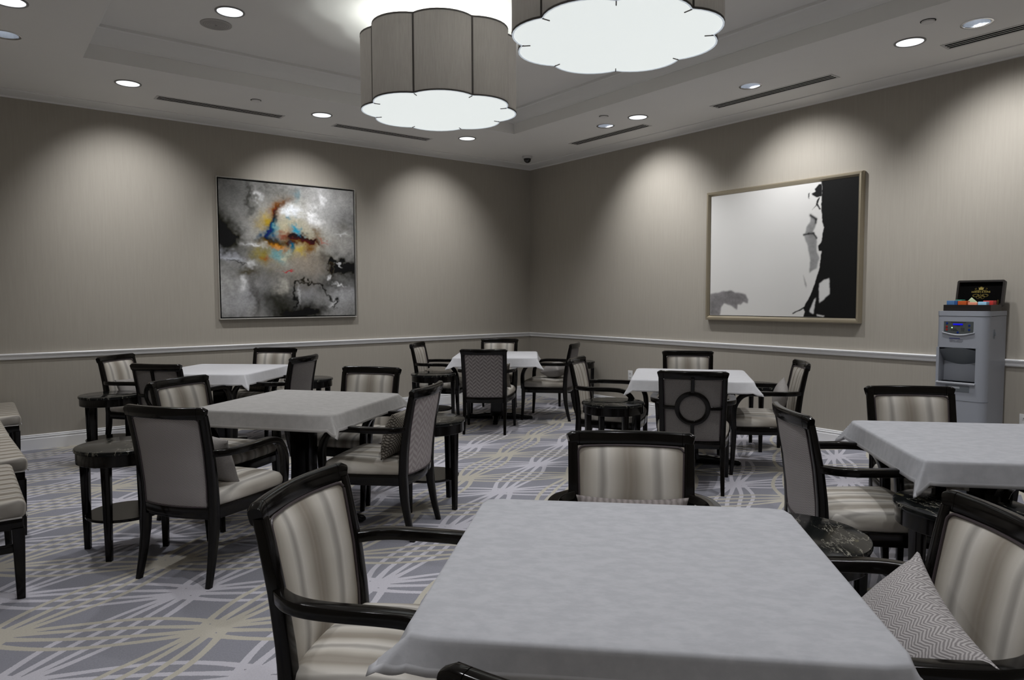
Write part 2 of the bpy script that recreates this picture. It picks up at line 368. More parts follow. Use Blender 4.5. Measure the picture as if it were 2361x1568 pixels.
def moulding(name, prof, z, mat, rect, inward):
    """profile (offset from wall, height) run round a rectangle"""
    x0, x1, y0, y1 = rect; m = MB()
    rings = []
    for cx, cy, sx, sy in ((x0, y0, 1, 1), (x1, y0, -1, 1), (x1, y1, -1, -1), (x0, y1, 1, -1)):
        rings.append([(cx+sx*o, cy+sy*o, z+h) for o, h in prof])
    m.loft(rings, closed_path=True); return struct(m, name, mat)
ROOM = (RX0, 0, RY0, 0)
moulding('trim_chair_rail', [(0, 0.857), (0.012, 0.857), (0.018, 0.864), (0.018, 0.884), (0.024, 0.888), (0.024, 0.895), (0.032, 0.899), (0.034, 0.908), (0.030, 0.914), (0, 0.914)], 0, 'trim', ROOM, 1).name = 'trim_1'
moulding('baseboard', [(0, 0), (0.018, 0), (0.018, 0.100), (0.014, 0.104), (0.014, 0.113), (0.018, 0.116), (0.018, 0.122), (0.012, 0.126), (0.012, 0.132), (0.014, 0.136), (0.010, 0.142), (0, 0.142)], 0, 'trim', ROOM, 1).name = 'baseboard_room'
moulding('crown', [(0, -0.028), (0.02, -0.028), (0.03, -0.018), (0.22, -0.012), (0.235, -0.008), (0.235, 0.0), (0, 0.0)], H, 'crown', ROOM, 1).name = 'trim_2'
moulding('tray_crown', [(0, 0.115), (0.012, 0.115), (0.018, 0.13), (0.05, 0.17), (0.085, 0.222), (0.102, 0.228), (0.102, 0.25), (0, 0.25)], H, 'crown', (TX0, TX1, TY0, TY1), 1).name = 'trim_3'

# ------------------------------------------------------------------ ceiling fixtures
def downlight(loc, label, energy, aim=None, size=150, color=LAMP, blend=0.9):
    r = empty('downlight', loc); tag(r, label, 'ceiling light', 'round recessed downlights that glow')
    MB().lathe([(0.105, 0.0), (0.105, -0.004), (0.100, -0.007), (0.094, -0.007), (0.090, -0.003), (0.090, 0.0)], 40).build('trim_ring', 'ring_grey', r)
    MB().lathe([(0.0005, -0.004), (0.05, -0.0045), (0.091, -0.003), (0.091, 0.0)], 40).build('lens', 'lens', r)
    spot('downlight_beam', r, (0, 0, -0.02), aim or (0, 0, -1), energy, size, blend, color)
    return r
DL = [((-5.319, -1.023, H), 'glowing recessed downlight above the left wall, left of the abstract painting', 'left'),
      ((-3.570, -1.030, H), 'glowing recessed downlight above the left wall between two slot vents, right of the abstract painting', 'left'),
      ((-1.803, -1.050, H), 'glowing recessed downlight nearest the room corner, above the left wall', 'left'),
      ((-0.927, -2.906, H), 'glowing recessed downlight above the right wall, next to a dark downlight near the corner', 'right'),
      ((-0.934, -5.564, H), 'glowing recessed downlight above the right wall between two long slot vents, towards the water cooler', 'right'),
      ((-6.209, -2.454, H), 'glowing recessed downlight cut by the top left corner of the picture', 'side'),
      ((-4.873, -2.473, TH), 'glowing recessed downlight in the raised tray ceiling beside the round speaker grille', 'tray')]
for loc, lab, kd in DL:
    if kd == 'left': spot('wall_beam', downlight(loc, lab, E_DOWN*0.6, None, 120), (0, 0, -0.02), (0.12, 1.0, -1.12), E_LEFT, 86, 1.0)
    elif kd == 'tray': downlight(loc, lab, E_TRAY, None, 120)
    else: downlight(loc, lab, E_DOWN, None, 130)
def unseen(loc, e, aim=None, size=125, blend=0.8):
    l = spot('downlight_beam', None, (loc[0], loc[1], loc[2]-0.02), (loc[0]+(aim or (0, 0, -1))[0], loc[1]+(aim or (0, 0, -1))[1], loc[2]-0.02+(aim or (0, 0, -1))[2]), e, size, blend)
for loc in ((-2.33, -2.473, TH), (-4.87, -6.0, TH), (-2.33, -6.0, TH)): unseen(loc, E_TRAY, None, 120)
for loc in ((-5.32, -7.43, H), (-3.57, -7.43, H), (-1.80, -7.43, H), (-6.2, -5.56, H), (-6.2, -6.9, H)): unseen(loc, E_DOWN*0.6, None, 125)

def washer(loc, label, aim, energy, lensmat='lens_dim', size=92, blend=1.0):
    r = empty('wall_washer', loc); tag(r, label, 'ceiling light', 'open reflector wall washers')
    MB().lathe([(0.098, 0.0), (0.098, -0.004), (0.093, -0.006), (0.082, -0.004), (0.0805, 0.002)], 40, caps=False).build('trim_ring', 'chrome', r)
    m = MB(); rings = [[(rr*math.cos(2*PI*k/22), rr*math.sin(2*PI*k/22), z) for k in range(22)] for rr, z in ((0.0805, 0.0), (0.076, 0.05), (0.066, 0.09), (0.05, 0.12))]
    m.loft(rings, caps=False).build('reflector', 'reflector', r, smooth=False)
    MB().lathe([(0.0005, 0.12), (0.05, 0.12), (0.05, 0.125)], 24).build('lamp', lensmat, r)
    spot('washer_beam', r, (0, 0, -0.012), aim, energy, size, blend)
    return r
washer((-0.935, -2.445, H), 'silver reflector downlight that looks dark, nearest the corner above a short slot vent', (0.90, 0.0, -1.05), E_WASH)
washer((-0.936, -4.234, H), 'silver reflector downlight that looks dark, by the middle slot vent above the right wall', (0.90, 0.0, -1.05), E_WASH)
washer((-0.945, -6.001, H), 'silver reflector downlight that looks dark, at the top right corner of the picture', (0.90, 0.0, -1.05), E_WASH)
r = washer((-6.205, -1.756, H), 'half silver, half bright reflector downlight at the left edge of the picture', (-0.6, 0.0, -1.0), E_WASH*0.5, 'lens_dim', 100)

def round_plate(name, loc, rad, th, label, cat, mat, group=None, extra=None):
    r = empty(name, loc); tag(r, label, cat, group)
    MB().lathe([(rad, 0.0), (rad, -th*0.6), (rad*0.93, -th), (0.0005, -th)], 36).build('plate', mat, r)
    if extra: extra(r)
    return r
def spk(r):
    m = MB()
    for q in (0.15, 0.30, 0.45, 0.6, 0.75, 0.9): m.tube([(0.10*q*math.cos(2*PI*k/32), 0.10*q*math.sin(2*PI*k/32), -0.0075) for k in range(32)], 0.0016, 5, True)
    m.lathe([(0.006, -0.007), (0.006, -0.011), (0.0004, -0.011)], 10); m.build('grille', 'ring_grey', r)
round_plate('ceiling_speaker', (-4.889, -2.164, TH), 0.115, 0.008, 'flat round grey speaker grille in the tray ceiling beside a downlight', 'speaker', 'grille', None, spk)
for loc, lab in (((-4.273, -1.163, H), 'small white disc on the ceiling over the long left slot vent'), ((-1.236, -2.718, H), 'small white disc on the ceiling behind the dark and lit downlight pair by the corner'), ((-1.255, -5.815, H), 'small white disc on the ceiling between the lit and the silver downlight at far right')):
    def cap(r): MB().lathe([(0.048, -0.001), (0.048, -0.003), (0.042, -0.003)], 24).build('shadow_gap', 'dark', r)
    round_plate('sprinkler_cover', loc, 0.042, 0.012, lab, 'sprinkler cover', 'cap_white', 'white sprinkler cover discs', cap)

def vent(x0, x1, y0, y1, label):
    cx, cy = (x0+x1)/2, (y0+y1)/2; lx, ly = x1-x0, y1-y0; r = empty('slot_vent', (cx, cy, H)); tag(r, label, 'air vent', 'long slot air vents in the soffit')
    L = max(lx, ly); W = 0.105; along = lx > ly
    def B(m, a0, a1, b0, b1, z0, z1, bev=0):
        return m.box(a0, a1, b0, b1, z0, z1, bev) if along else m.box(b0, b1, a0, a1, z0, z1, bev)
    m = MB(); e = 0.02
    B(m, -L/2-e, L/2+e, -W/2-e, -W/2, -0.003, 0); B(m, -L/2-e, L/2+e, W/2, W/2+e, -0.003, 0); B(m, -L/2-e, -L/2, -W/2, W/2, -0.003, 0); B(m, L/2, L/2+e, -W/2, W/2, -0.003, 0)
    m.build('frame', 'fix_white', r, smooth=False)
    B(MB(), -L/2, L/2, -W/2, W/2, -0.0012, 0).build('duct_opening', 'vent_dark', r, smooth=False)
    for k in (-1, 1): B(MB(), -L/2, L/2, k*0.0185-0.0055, k*0.0185+0.0055, -0.0030, -0.0014).build('slat', 'fix_white', r, smooth=False)
vent(-5.026, -3.875, -0.76, -0.66, 'long dark slot vent above the left wall, left of the abstract painting top')
vent(-3.289, -2.133, -0.77, -0.67, 'dark slot vent above the left wall partly behind the hanging lamp')
vent(-0.65, -0.55, -2.73, -1.58, 'shortest looking slot vent, above the right wall nearest the corner')
vent(-0.66, -0.56, -4.82, -3.63, 'long slot vent above the monochrome picture on the right wall')
vent(-0.66, -0.56, -6.85, -5.69, 'slot vent running out of the picture at top right')

# dome camera
r = empty('dome_camera', (-0.594, -0.675, H)); tag(r, 'small dark dome security camera on the ceiling in the room corner', 'security camera')
MB().lathe([(0.065, 0), (0.065, -0.025), (0.06, -0.032), (0.05, -0.034), (0.0005, -0.034)], 28).build('housing', 'fix_white', r)
MB().lathe([(0.048, -0.034), (0.047, -0.05), (0.038, -0.072), (0.02, -0.086), (0.0005, -0.09)], 28).build('dome', 'black', r)

# pendant lamps
def flower(rot, sc_=1.0, n=10):
    RO, RN = 0.585, 0.527; half = PI/8; out = []
    ch = RN*math.sin(half); dx = RN*math.cos(half); sg = RO-dx; R = (ch*ch+sg*sg)/(2*sg); cx = RO-R
    a1 = math.atan2(ch, dx-cx)
    for k in range(8):
        th = rot+k*PI/4
        for j in range(n):
            a = -a1+2*a1*j/n; x = cx+R*math.cos(a); y = R*math.sin(a)
            out.append((sc_*(x*math.cos(th)-y*math.sin(th)), sc_*(x*math.sin(th)+y*math.cos(th))))
    return out
def pendant(loc, rot, label):
    r = empty('pendant_lamp', loc); tag(r, label, 'pendant lamp', 'scalloped drum pendant lamps'); hh = 0.54
    o1 = flower(rot); o0 = flower(rot, 0.985)
    m = MB(); rings = [[(x, y, 0) for x, y in o1], [(x, y, hh) for x, y in o1]]; m.loft(rings, caps=False)
    s = m.build('shade', 'shade', r, ang=35)
    m = MB(); m.loft([[(x, y, hh) for x, y in o0], [(x, y, hh+0.002) for x, y in o0], [(x*1.002, y*1.002, hh+0.002) for x, y in o1], [(x*1.004, y*1.004, hh-0.010) for x, y in o1], [(x, y, hh-0.010) for x, y in o1]], caps=False)
    m.loft([[(x*1.003, y*1.003, 0.010) for x, y in o1], [(x*1.003, y*1.003, 0) for x, y in o1], [(x, y, -0.001) for x, y in o0]], caps=False)
    m.build('edge_binding', 'shade_trim', r, ang=35)
    for k in range(8):
        a = rot+(k+0.5)*PI/4; p = (0.529*math.cos(a), 0.529*math.sin(a)); q = (0.523*math.cos(a), 0.523*math.sin(a))
        MB().tube([(p[0], p[1], 0.0), (p[0], p[1], hh)], 0.007, 8).build('seam', 'shade_trim', r)
        a2 = (0.475*math.cos(a), 0.475*math.sin(a))
        MB().tube([(q[0], q[1], -0.003), (a2[0], a2[1], -0.003)], 0.003, 6).tube([(q[0]*0.985, q[1]*0.985, -0.003), (q[0]*0.985, q[1]*0.985, 0.02)], 0.003, 6).build('clip', 'shade_trim', r)
    od = flower(rot, 0.999); oe = flower(rot, 0.982)
    MB().loft([[(x, y, 0.012) for x, y in od], [(x, y, -0.002) for x, y in od], [(x, y, -0.001) for x, y in oe], [(x, y, 0.004) for x, y in oe]], caps=False).build('diffuser_rim', 'diff_rim', r, ang=35)
    n = len(oe); MB().add([(x, y, 0.001) for x, y in oe]+[(0, 0, 0.001)], [(k, (k+1) % n, n) for k in range(n)]).build('diffuser', 'diffuser', r, smooth=False)
    cz = TH-loc[2]
    MB().lathe([(0.0005, cz-0.03), (0.05, cz-0.03), (0.075, cz-0.02), (0.08, cz)], 28).build('ceiling_canopy', 'chrome', r)
    MB().tube([(0, 0, 0.03), (0, 0, cz-0.02)], 0.012, 10).lathe([(0.0005, 0.20), (0.09, 0.20), (0.10, 0.215), (0.03, 0.23), (0.0005, 0.23)], 20).build('stem', 'chrome', r)
    for k in range(3):
        a = rot+k*2*PI/3; b = MB(); b.lathe([(0.0005, 0.24), (0.022, 0.25), (0.03, 0.275), (0.022, 0.305), (0.0005, 0.315)], 14, (0.16*math.cos(a), 0.16*math.sin(a), 0)); b.build('bulb', 'lens', r)
        l = bpy.data.lights.new('bulb_light', 'POINT'); l.energy = E_PEND/3; l.color = (0.95, 1.0, 0.97); l.shadow_soft_size = 0.03
        lo = bpy.data.objects.new('bulb_light', l); COL.objects.link(lo); lo.parent = r; lo.location = (0.2*math.cos(a), 0.2*math.sin(a), 0.34)
    return r
pendant((-3.6, -3.331, 2.815), math.radians(-119), 'scalloped grey fabric drum lamp showing its whole height, farther from the camera')
pendant((-3.6, -5.163, 2.825), math.radians(-136+22.5), 'scalloped grey drum lamp with large glowing underside, cut by the top edge')

# ------------------------------------------------------------------ chair
ZS = [0, .12, .25, .38, .5, .65, .8, .89]
YS = [-.276, -.247, -.226, -.220, -.226, -.245, -.275, -.296]
XS = [.214, .212, .211, .211, .213, .217, .220, .222]
def ys(z): return interp(ZS, YS, z)
def backy(x, z): return ys(z) - 0.035*(1-min(1, (x/0.21)**2))
def seat_loop(n=12, g=0.0):
    P = []
    def lerp(a, b, t): return a+(b-a)*t
    for k in range(n): u = -1+2*k/n; P.append((u*0.212, -0.218-0.030*(1-u*u)))          # rear, left to right
    for k in range(n): t = k/n; P.append((lerp(.212, .262, t)+0.010*math.sin(PI*t), lerp(-.218, .235, t)))
    for k in range(4): a = PI/2*k/4; P.append((.232+.03*math.cos(a), .235+.03*math.sin(a)))
    for k in range(n): u = 1-2*k/n; P.append((u*.232, .265+.016*(1-u*u)))
    for k in range(4): a = PI/2+PI/2*k/4; P.append((-.232+.03*math.cos(a), .235+.03*math.sin(a)))
    for k in range(n): t = 1-k/n; P.append((-(lerp(.212, .262, t)+0.010*math.sin(PI*t)), lerp(-.218, .235, t)))
    return P
def seat_mesh():
    L = seat_loop(); rings = []
    for f, z in ((0.96, .383), (1.0, .386), (1.03, .394), (1.045, .410), (1.035, .430), (.985, .448), (.88, .462), (.70, .472), (.45, .479), (.2, .482)):
        rings.append([(x*f, max(y*f+0.012*(1-f), -0.222-0.02*(1-min(1, (x/.21)**2))), z) for x, y in L])
    m = MB(); m.loft(rings, caps=True); return m
def back_panel(front):
    def fn(u, v):
        uu = -1+2*u; z = .41+v*.428 if front else .383+v*.455; x = uu*(0.189+0.012*v)
        e = (1-abs(uu)**3.5)*(1-abs(2*v-1)**5)
        d = (0.010+0.024*e) if front else -(0.011+0.011*e)
        return (x, backy(x, z)+d, z)
    m = MB().grid(fn, 22, 24)
    return m
def panel_border(front, off=0.0):
    pts = []; z0, z1 = (.41, .838) if front else (.383, .838); r = 0.022
    def P(x, z): return (x, backy(x, z)+(0.014 if front else -0.014), z)
    xw = lambda z: (0.188+0.012*(z-z0)/(z1-z0))
    for k in range(12): pts.append(P(-xw(z0)+2*xw(z0)*k/12, z0+.004))
    for k in range(13): z = z0+.004+(z1-z0-r-.004)*k/12; pts.append(P(xw(z), z))
    for k in range(1, 4): a = PI/2*k/4; pts.append(P(xw(z1)-r+r*math.cos(a), z1-r+r*math.sin(a)-.002))
    for k in range(13): pts.append(P((xw(z1)-r)*(1-2*k/12), z1-.002))
    for k in range(1, 4): a = PI/2+PI/2*k/4; pts.append(P(-xw(z1)+r+r*math.cos(a), z1-r+r*math.sin(a)-.002))
    for k in range(13): z = z1-r-(z1-z0-r-.004)*k/12; pts.append(P(-xw(z), z))
    return pts
def make_chair(style, front):
    r = empty('armchair')
    seat_mesh().build('seat', 'stripe_seat' if front == 'stripe' else front, r, ang=60)
    MB().sweep([(x, y, .355) for x, y in seat_loop()], (0.026, 0.062), (0, 0, 1), 0.18, True).build('seat_frame', 'wood', r)
    bk = back_panel(True).build('backrest', front, r, ang=60, fix=False)
    MB().tube(panel_border(True), 0.0042, 7, True).build('piping', 'piping', bk)
    rear = {'fine': 'zig_fine', 'big': 'zig_big', 'rose': 'zig_rose', 'plain': 'tweed', 'lattice': 'tweed'}[style]
    rb = back_panel(False); rb.f = [f[::-1] for f in rb.f]; rb = rb.build('back_cover', rear, r, ang=60, fix=False)
    MB().tube(panel_border(False), 0.0035, 7, True).build('piping', 'piping', rb)
    # top rail
    N = 28; W = 0.238
    xs_ = [-W+2*W*k/N for k in range(N+1)] + [-W*.835, -W*.845, W*.835, W*.845, -W*.84, W*.84]; xs_ = sorted(set(xs_))
    path = []; sz = []
    for x in xs_:
        q = abs(x)/W; dip = 0.0028 if abs(q-.84) < .002 else 0
        drop = 0.010*max(0, (q-.93)/.07)**2
        path.append((x, ys(.862)-0.035*(1-q*q), .860-drop/2)); sz.append((0.036-dip, 0.060-dip*1.4-drop))
    MB().sweep(path, lambda i: sz[i], (0, -0.14, 1), 0.34).build('top_rail', 'wood', r)
    MB().sweep([(x, backy(x, .375), .362) for x in [-.2+.4*k/14 for k in range(15)]], (0.03, 0.05), (0, 0, 1), 0.2).build('bottom_rail', 'wood', r)
    for s in (-1, 1):
        rings = []
        for k in range(19):
            z = .85*k/18; w_ = interp([0, .30, .40, .85], [.027, .038, .040, .036], z); d = interp([0, .30, .40, .85], [.032, .050, .048, .034], z)
            rings.append([(s*interp(ZS, XS, z)+a, ys(z)+b, z) for a, b in rrect(w_, d, .008)])
        MB().loft(rings).build('leg', 'wood', r)
        rings = []
        for k in range(8):
            z = .39*k/7; w_ = .027+.017*k/7
            rings.append([(s*(.258-.004*k/7)+a, .262+.014*(1-k/7)**2+b-0.004*k/7, z) for a, b in rrect(w_, w_, .007)])
        MB().loft(rings).build('leg', 'wood', r)
        P = smooth_path([(s*.262, .262, .37), (s*.268, .266, .45), (s*.272, .262, .53), (s*.275, .240, .59), (s*.277, .200, .634), (s*.279, .145, .653), (s*.283, .06, .657), (s*.286, -.04, .656), (s*.283, -.12, .656), (s*.268, -.175, .656), (s*.245, -.212, .656), (s*.222, -.238, .656)], 4)
        nP = len(P)
        def szf(i, nP=nP):
            t = i/(nP-1); return (interp([0, .2, .45, .8, 1], [.036, .040, .046, .044, .034], t), interp([0, .2, .4, 1], [.044, .040, .034, .034], t))
        def upf(i, P=P, nP=nP):
            a = Vector(P[max(i-1, 0)]); b = Vector(P[min(i+1, nP-1)]); tg = (b-a).normalized(); h = Vector((tg.x, tg.y, 0))
            if tg.z > 0.75: return (0, 1, 0.0)
            return Vector((0, 0, 1)) if tg.z < 0.3 else Vector((0, tg.z, -tg.y)) if tg.y > 0 else Vector((0, tg.z, -tg.y))
        MB().sweep(P, szf, upf, 0.15).build('arm', 'wood', r)
    if style == 'lattice':
        zc = .622
        def S(x, z): return (x, backy(x, z)-0.024, z)
        MB().sweep([S(.107*math.cos(2*PI*k/40), zc+.107*math.sin(2*PI*k/40)) for k in range(40)], (0.034, 0.018), (0, 1, 0), 0.2, True).build('ring', 'wood', r)
        for p in ([S(0, zc+.115+.105*k/5) for k in range(6)], [S(0, .385+(zc-.115-.385)*k/5) for k in range(6)], [S(.115+.085*k/5, zc) for k in range(6)], [S(-.115-.085*k/5, zc) for k in range(6)]):
            MB().sweep(p, (0.026, 0.016), (0, 1, 0), 0.2).build('lattice_bar', 'wood', r)
    return r
PROTO = {}
def put_chair(style, front, x, y, head, label, group):
    k = (style, front)
    if k not in PROTO: o = PROTO[k] = make_chair(style, front)
    else: o = copy_tree(PROTO[k])
    o.location = (x, y, 0); o.rotation_euler = (0, 0, math.radians(head-90)); tag(o, label, 'chair', group); return o
CH = {}
G1, G2, G3, G4, G5, G6 = ['armchairs around the '+s for s in ('foreground table', 'left table', 'table at the left rear', 'corner table', 'table under the monochrome picture', 'table by the water cooler')]
for key, style, front, x, y, hd, lab, g in [
 ('A', 'fine', 'stripe', -5.502, -4.054, 34.6, 'dark armchair with fine zigzag back towards us beside the nearest left side table', G2),
 ('B', 'plain', 'stripe', -5.243, -3.193, -58, 'dark armchair facing right at the left table, just behind the fine zigzag-backed chair', G2),
 ('C', 'plain', 'stripe', -4.310, -3.243, -144, 'dark armchair facing us across the left table, its cream striped back clear of the wall', G2),
 ('D', 'rose', 'stripe', -4.500, -4.081, 128, 'dark armchair with rose taupe chevron back and a patterned cushion, right of the left table', G2),
 ('E', 'plain', 'stripe', -5.202, -0.668, -46, 'dark armchair nearest the left wall with a pale cushion, leftmost of the rear chairs', G3),
 ('F', 'lattice', 'stripe', -5.067, -1.519, 37, 'dark armchair with barred circle back towards us at the left rear table', G3),
 ('G', 'plain', 'stripe', -4.119, -0.662, -136.6, 'dark armchair facing us against the left wall behind the left rear table', G3),
 ('H', 'plain', 'stripe', -4.256, -1.475, 130, 'dark armchair with plain grey back turned towards us, right of the left rear table', G3),
 ('I', 'plain', 'stripe_fine', -2.113, -0.933, -48.6, 'dark armchair with fine stripes facing right, left of the corner table', G4),
 ('J', 'big', 'stripe', -2.125, -1.883, 46, 'dark armchair with bold chevron back towards us at the corner table', G4),
 ('K', 'plain', 'stripe', -1.284, -0.887, -136, 'dark armchair facing us in the room corner behind the corner table', G4),
 ('L', 'plain', 'stripe', -1.094, -1.711, 126, 'dark armchair facing left, a grey cushion flat on its seat, at the corner table', G4),
 ('M', 'plain', 'stripe_fine', -2.145, -3.711, -58, 'dark armchair with fine stripes facing right behind the round side table, mid room', G5),
 ('N', 'lattice', 'stripe', -2.209, -4.635, 37.2, 'dark armchair with circle and cross bars on its back, mid room', G5),
 ('O', 'plain', 'stripe', -1.173, -3.781, -140, 'dark armchair facing us by the right wall, behind the table with the circle-backed chair', G5),
 ('P', 'plain', 'stripe_fine', -1.363, -4.683, 132, 'dark armchair facing left with a grey cushion propped on one corner, by the right wall', G5),
 ('Q', 'plain', 'stripe', -2.396, -6.362, -135, 'dark armchair facing us right in front of the water cooler', G6),
 ('R', 'fine', 'stripe', -3.236, -6.358, -41, 'dark armchair seen from behind with fine zigzag back, left of the cooler table', G6),
 ('S', 'plain', 'stripe', -3.07, -7.28, 50, 'dark armchair whose arm shows under the cloth at the right edge, behind the cushion chair', G6),
 ('U', 'plain', 'stripe', -5.560, -6.240, -51, 'large dark armchair with striped back at the left of the foreground table', G1),
 ('V', 'plain', 'stripe', -4.785, -7.165, 138, 'dark armchair with a large herringbone cushion at the right edge of the picture', G1),
 ('W', 'plain', 'stripe', -4.689, -6.311, -134.5, 'dark armchair facing us across the foreground table, only its striped back showing', G1),
 ('X', 'plain', 'stripe', -5.586, -7.166, 31, 'dark armchair of which only a back rail shows at the bottom edge', G1)]:
    CH[key] = put_chair(style, front, x, y, hd, lab, g)

# ------------------------------------------------------------------ tables and cloths
def make_table():
    r = empty('dining_table'); a = 0.455
    MB().box(-a, a, -a, a, 0.722, 0.752, 0.012).build('tabletop', 'wood', r)
    MB().box(-.36, .36, -.36, .36, 0.672, 0.722, 0.006).build('apron', 'wood', r)
    def plus(w, q): return [(w, -q), (w, q), (q, q), (q, w), (-q, w), (-q, q), (-w, q), (-w, -q), (-q, -q), (-q, -w), (q, -w), (q, -q)]
    m = MB(); m.loft([[(x, y, z) for x, y in plus(w_, w_*.72)] for w_, z in ((.078, .05), (.072, .1), (.066, .35), (.068, .55), (.082, .64), (.11, .675))])
    m.build('pedestal', 'wood', r, smooth=False)
    for k in range(4):
        c, s = math.cos(k*PI/2), math.sin(k*PI/2)
        rings = [[(c*d-s*b, s*d+c*b, h+t) for b, t in rrect(w_, h2, .008)] for d, w_, h, h2 in ((.05, .075, .045, .07), (.15, .07, .042, .065), (.3, .062, .032, .046), (.40, .056, .024, .034), (.415, .05, .020, .022))]
        MB().loft(rings).build('foot', 'wood', r)
    return r
def make_cloth(mat, drop, seed, amps=None):
    a = 0.463; rnd = random.Random(seed); ph = [rnd.random()*6 for _ in range(8)]
    inner = [-a+2*a*k/18 for k in range(19)]; d = drop
    outs = [d*k/11 for k in range(1, 12)]; outs[-2:-1] = [d-0.017, d-0.0165]; outs = sorted(set(outs))
    co = [-(a+x) for x in outs[::-1]]+inner+[a+x for x in outs]
    n = len(co); vs = []; hem = []
    corner_amp = amps or {(1, 1): rnd.uniform(.8, 1.15), (1, -1): rnd.uniform(.8, 1.15), (-1, 1): rnd.uniform(.8, 1.15), (-1, -1): rnd.uniform(.8, 1.15)}
    def pos(u, v):
        cx, cy = max(-a, min(a, u)), max(-a, min(a, v)); ex, ey = u-cx, v-cy; rho = math.hypot(ex, ey)
        if rho > 1e-9: rho *= 1+0.30*(1-abs(math.atan2(abs(ey), abs(ex))-PI/4)/(PI/4))
        if rho < 1e-9:
            return (u, v, 0.0004*math.sin(9*u+ph[0])*math.sin(7*v+ph[1]))
        dx, dy = ex/rho, ey/rho; fi = math.atan2(abs(ey), abs(ex)); diag = 1-abs(fi-PI/4)/(PI/4)
        s = cx if abs(ey) > abs(ex) else cy
        dist = a-abs(s) if diag < 1e-6 else 0.0
        am = corner_amp[(1 if cx >= 0 else -1, 1 if cy >= 0 else -1)]
        tilt = math.radians(min(66, 11+15*am*math.exp(-dist/.085)+3.5*math.sin(9*s+ph[2])*math.exp(-((dist-.3)/.4)**2)+24*am*diag**1.8))
        r0 = 0.010; rm = r0*(PI/2-tilt); th = min(rho, rm)/r0; h = r0*math.sin(th); z = -r0*(1-math.cos(th))
        if rho > rm: h += (rho-rm)*math.sin(tilt); z -= (rho-rm)*math.cos(tilt)
        # table corners are slightly rounded
        return (cx+dx*h, cy+dy*h, z)
    for v in co:
        for u in co:
            x, y, z = pos(u, v)
            qx, qy = abs(u), abs(v)
            if qx > a-.035 and qy > a-.035:                 # soften plan corner
                k = 0.010*min(1, (qx-(a-.035))/.035)*min(1, (qy-(a-.035))/.035); x -= math.copysign(k, u); y -= math.copysign(k, v)
            vs.append((x, y, 0.7585+z)); hem.append(1.0 if (a+d-max(qx, qy)) < .0168 else 0.0)
    m = MB().add(vs, [(j*n+i, j*n+i+1, (j+1)*n+i+1, (j+1)*n+i) for j in range(n-1) for i in range(n-1)])
    o = m.build('tablecloth', mat, None, ang=70, fix=False)
    at = o.data.attributes.new('hem', 'FLOAT', 'POINT'); at.data.foreach_set('value', hem)
    md = o.modifiers.new('thickness', 'SOLIDIFY'); md.thickness = 0.0018; md.offset = -1
    return o
TB = [('T1', -5.180, -6.770, -45.5, 'cloth_grey', .076, 'foreground table, the largest in view, under a grey cloth', 'mottled grey cloth on the big foreground table'),
      ('T2', -4.815, -3.600, -52.5, 'cloth_warm', .105, 'table at left of the room with a dark pedestal under a warm grey cloth', 'warm grey cloth on the left table with a pointed corner fold'),
      ('T3', -4.629, -1.091, -43.8, 'cloth_white', .105, 'table at the left rear below the abstract painting under a white cloth', 'white cloth on the left rear table below the abstract painting'),
      ('T4', -1.652, -1.407, -39.5, 'cloth_white', .115, 'table in the room corner with a cross foot under a white cloth', 'white cloth on the table in the room corner'),
      ('T5', -1.682, -4.199, -50.9, 'cloth_white', .100, 'table in front of the monochrome picture under a white cloth', 'white cloth on the table in front of the monochrome picture'),
      ('T6', -2.848, -6.787, -47.0, 'cloth_grey', .105, 'table cut by the right edge, in front of the water cooler', 'grey cloth cut by the right edge, in front of the water cooler')]
tproto = make_table()
for i, (k, x, y, th, cm, dr, l1, l2) in enumerate(TB):
    o = tproto if i == 0 else copy_tree(tproto)
    o.location = (x, y, 0); o.rotation_euler = (0, 0, math.radians(th)); tag(o, l1, 'table', 'square pedestal dining tables')
    c = make_cloth(cm, dr, 11+i, {(1, 1): .8, (1, -1): 1.1, (-1, 1): .9, (-1, -1): 1.75} if i == 0 else None); c.location = (x, y, 0); c.rotation_euler = (0, 0, math.radians(th)); tag(c, l2, 'tablecloth', 'tablecloths')

# ------------------------------------------------------------------ round side tables
def make_side():
    r = empty('side_table')
    MB().lathe([(0.0005, .573), (.236, .573), (.243, .576), (.245, .581), (.245, .588), (.242, .594), (.236, .596), (0.0005, .596)], 64).build('marble_top', 'marble', r, ang=30)
    MB().lathe([(.200, .512), (.234, .512), (.236, .515), (.236, .573), (.200, .573)], 64).build('apron', 'wood', r, ang=30)
    for k in range(4):
        a = k*PI/2; rings = []
        for j in range(6):
            z = .573*j/5; w_ = .030+.016*j/5; rr = .212
            rings.append([((rr+b)*math.cos(a)-c*math.sin(a), (rr+b)*math.sin(a)+c*math.cos(a), z) for b, c in rrect(w_, w_, .005)])
        MB().loft(rings).build('leg', 'wood', r)
    MB().lathe([(0.0005, .200), (.196, .200), (.200, .204), (.200, .212), (.196, .216), (0.0005, .216)], 48).build('shelf', 'wood', r, ang=30)
    return r
sproto = None
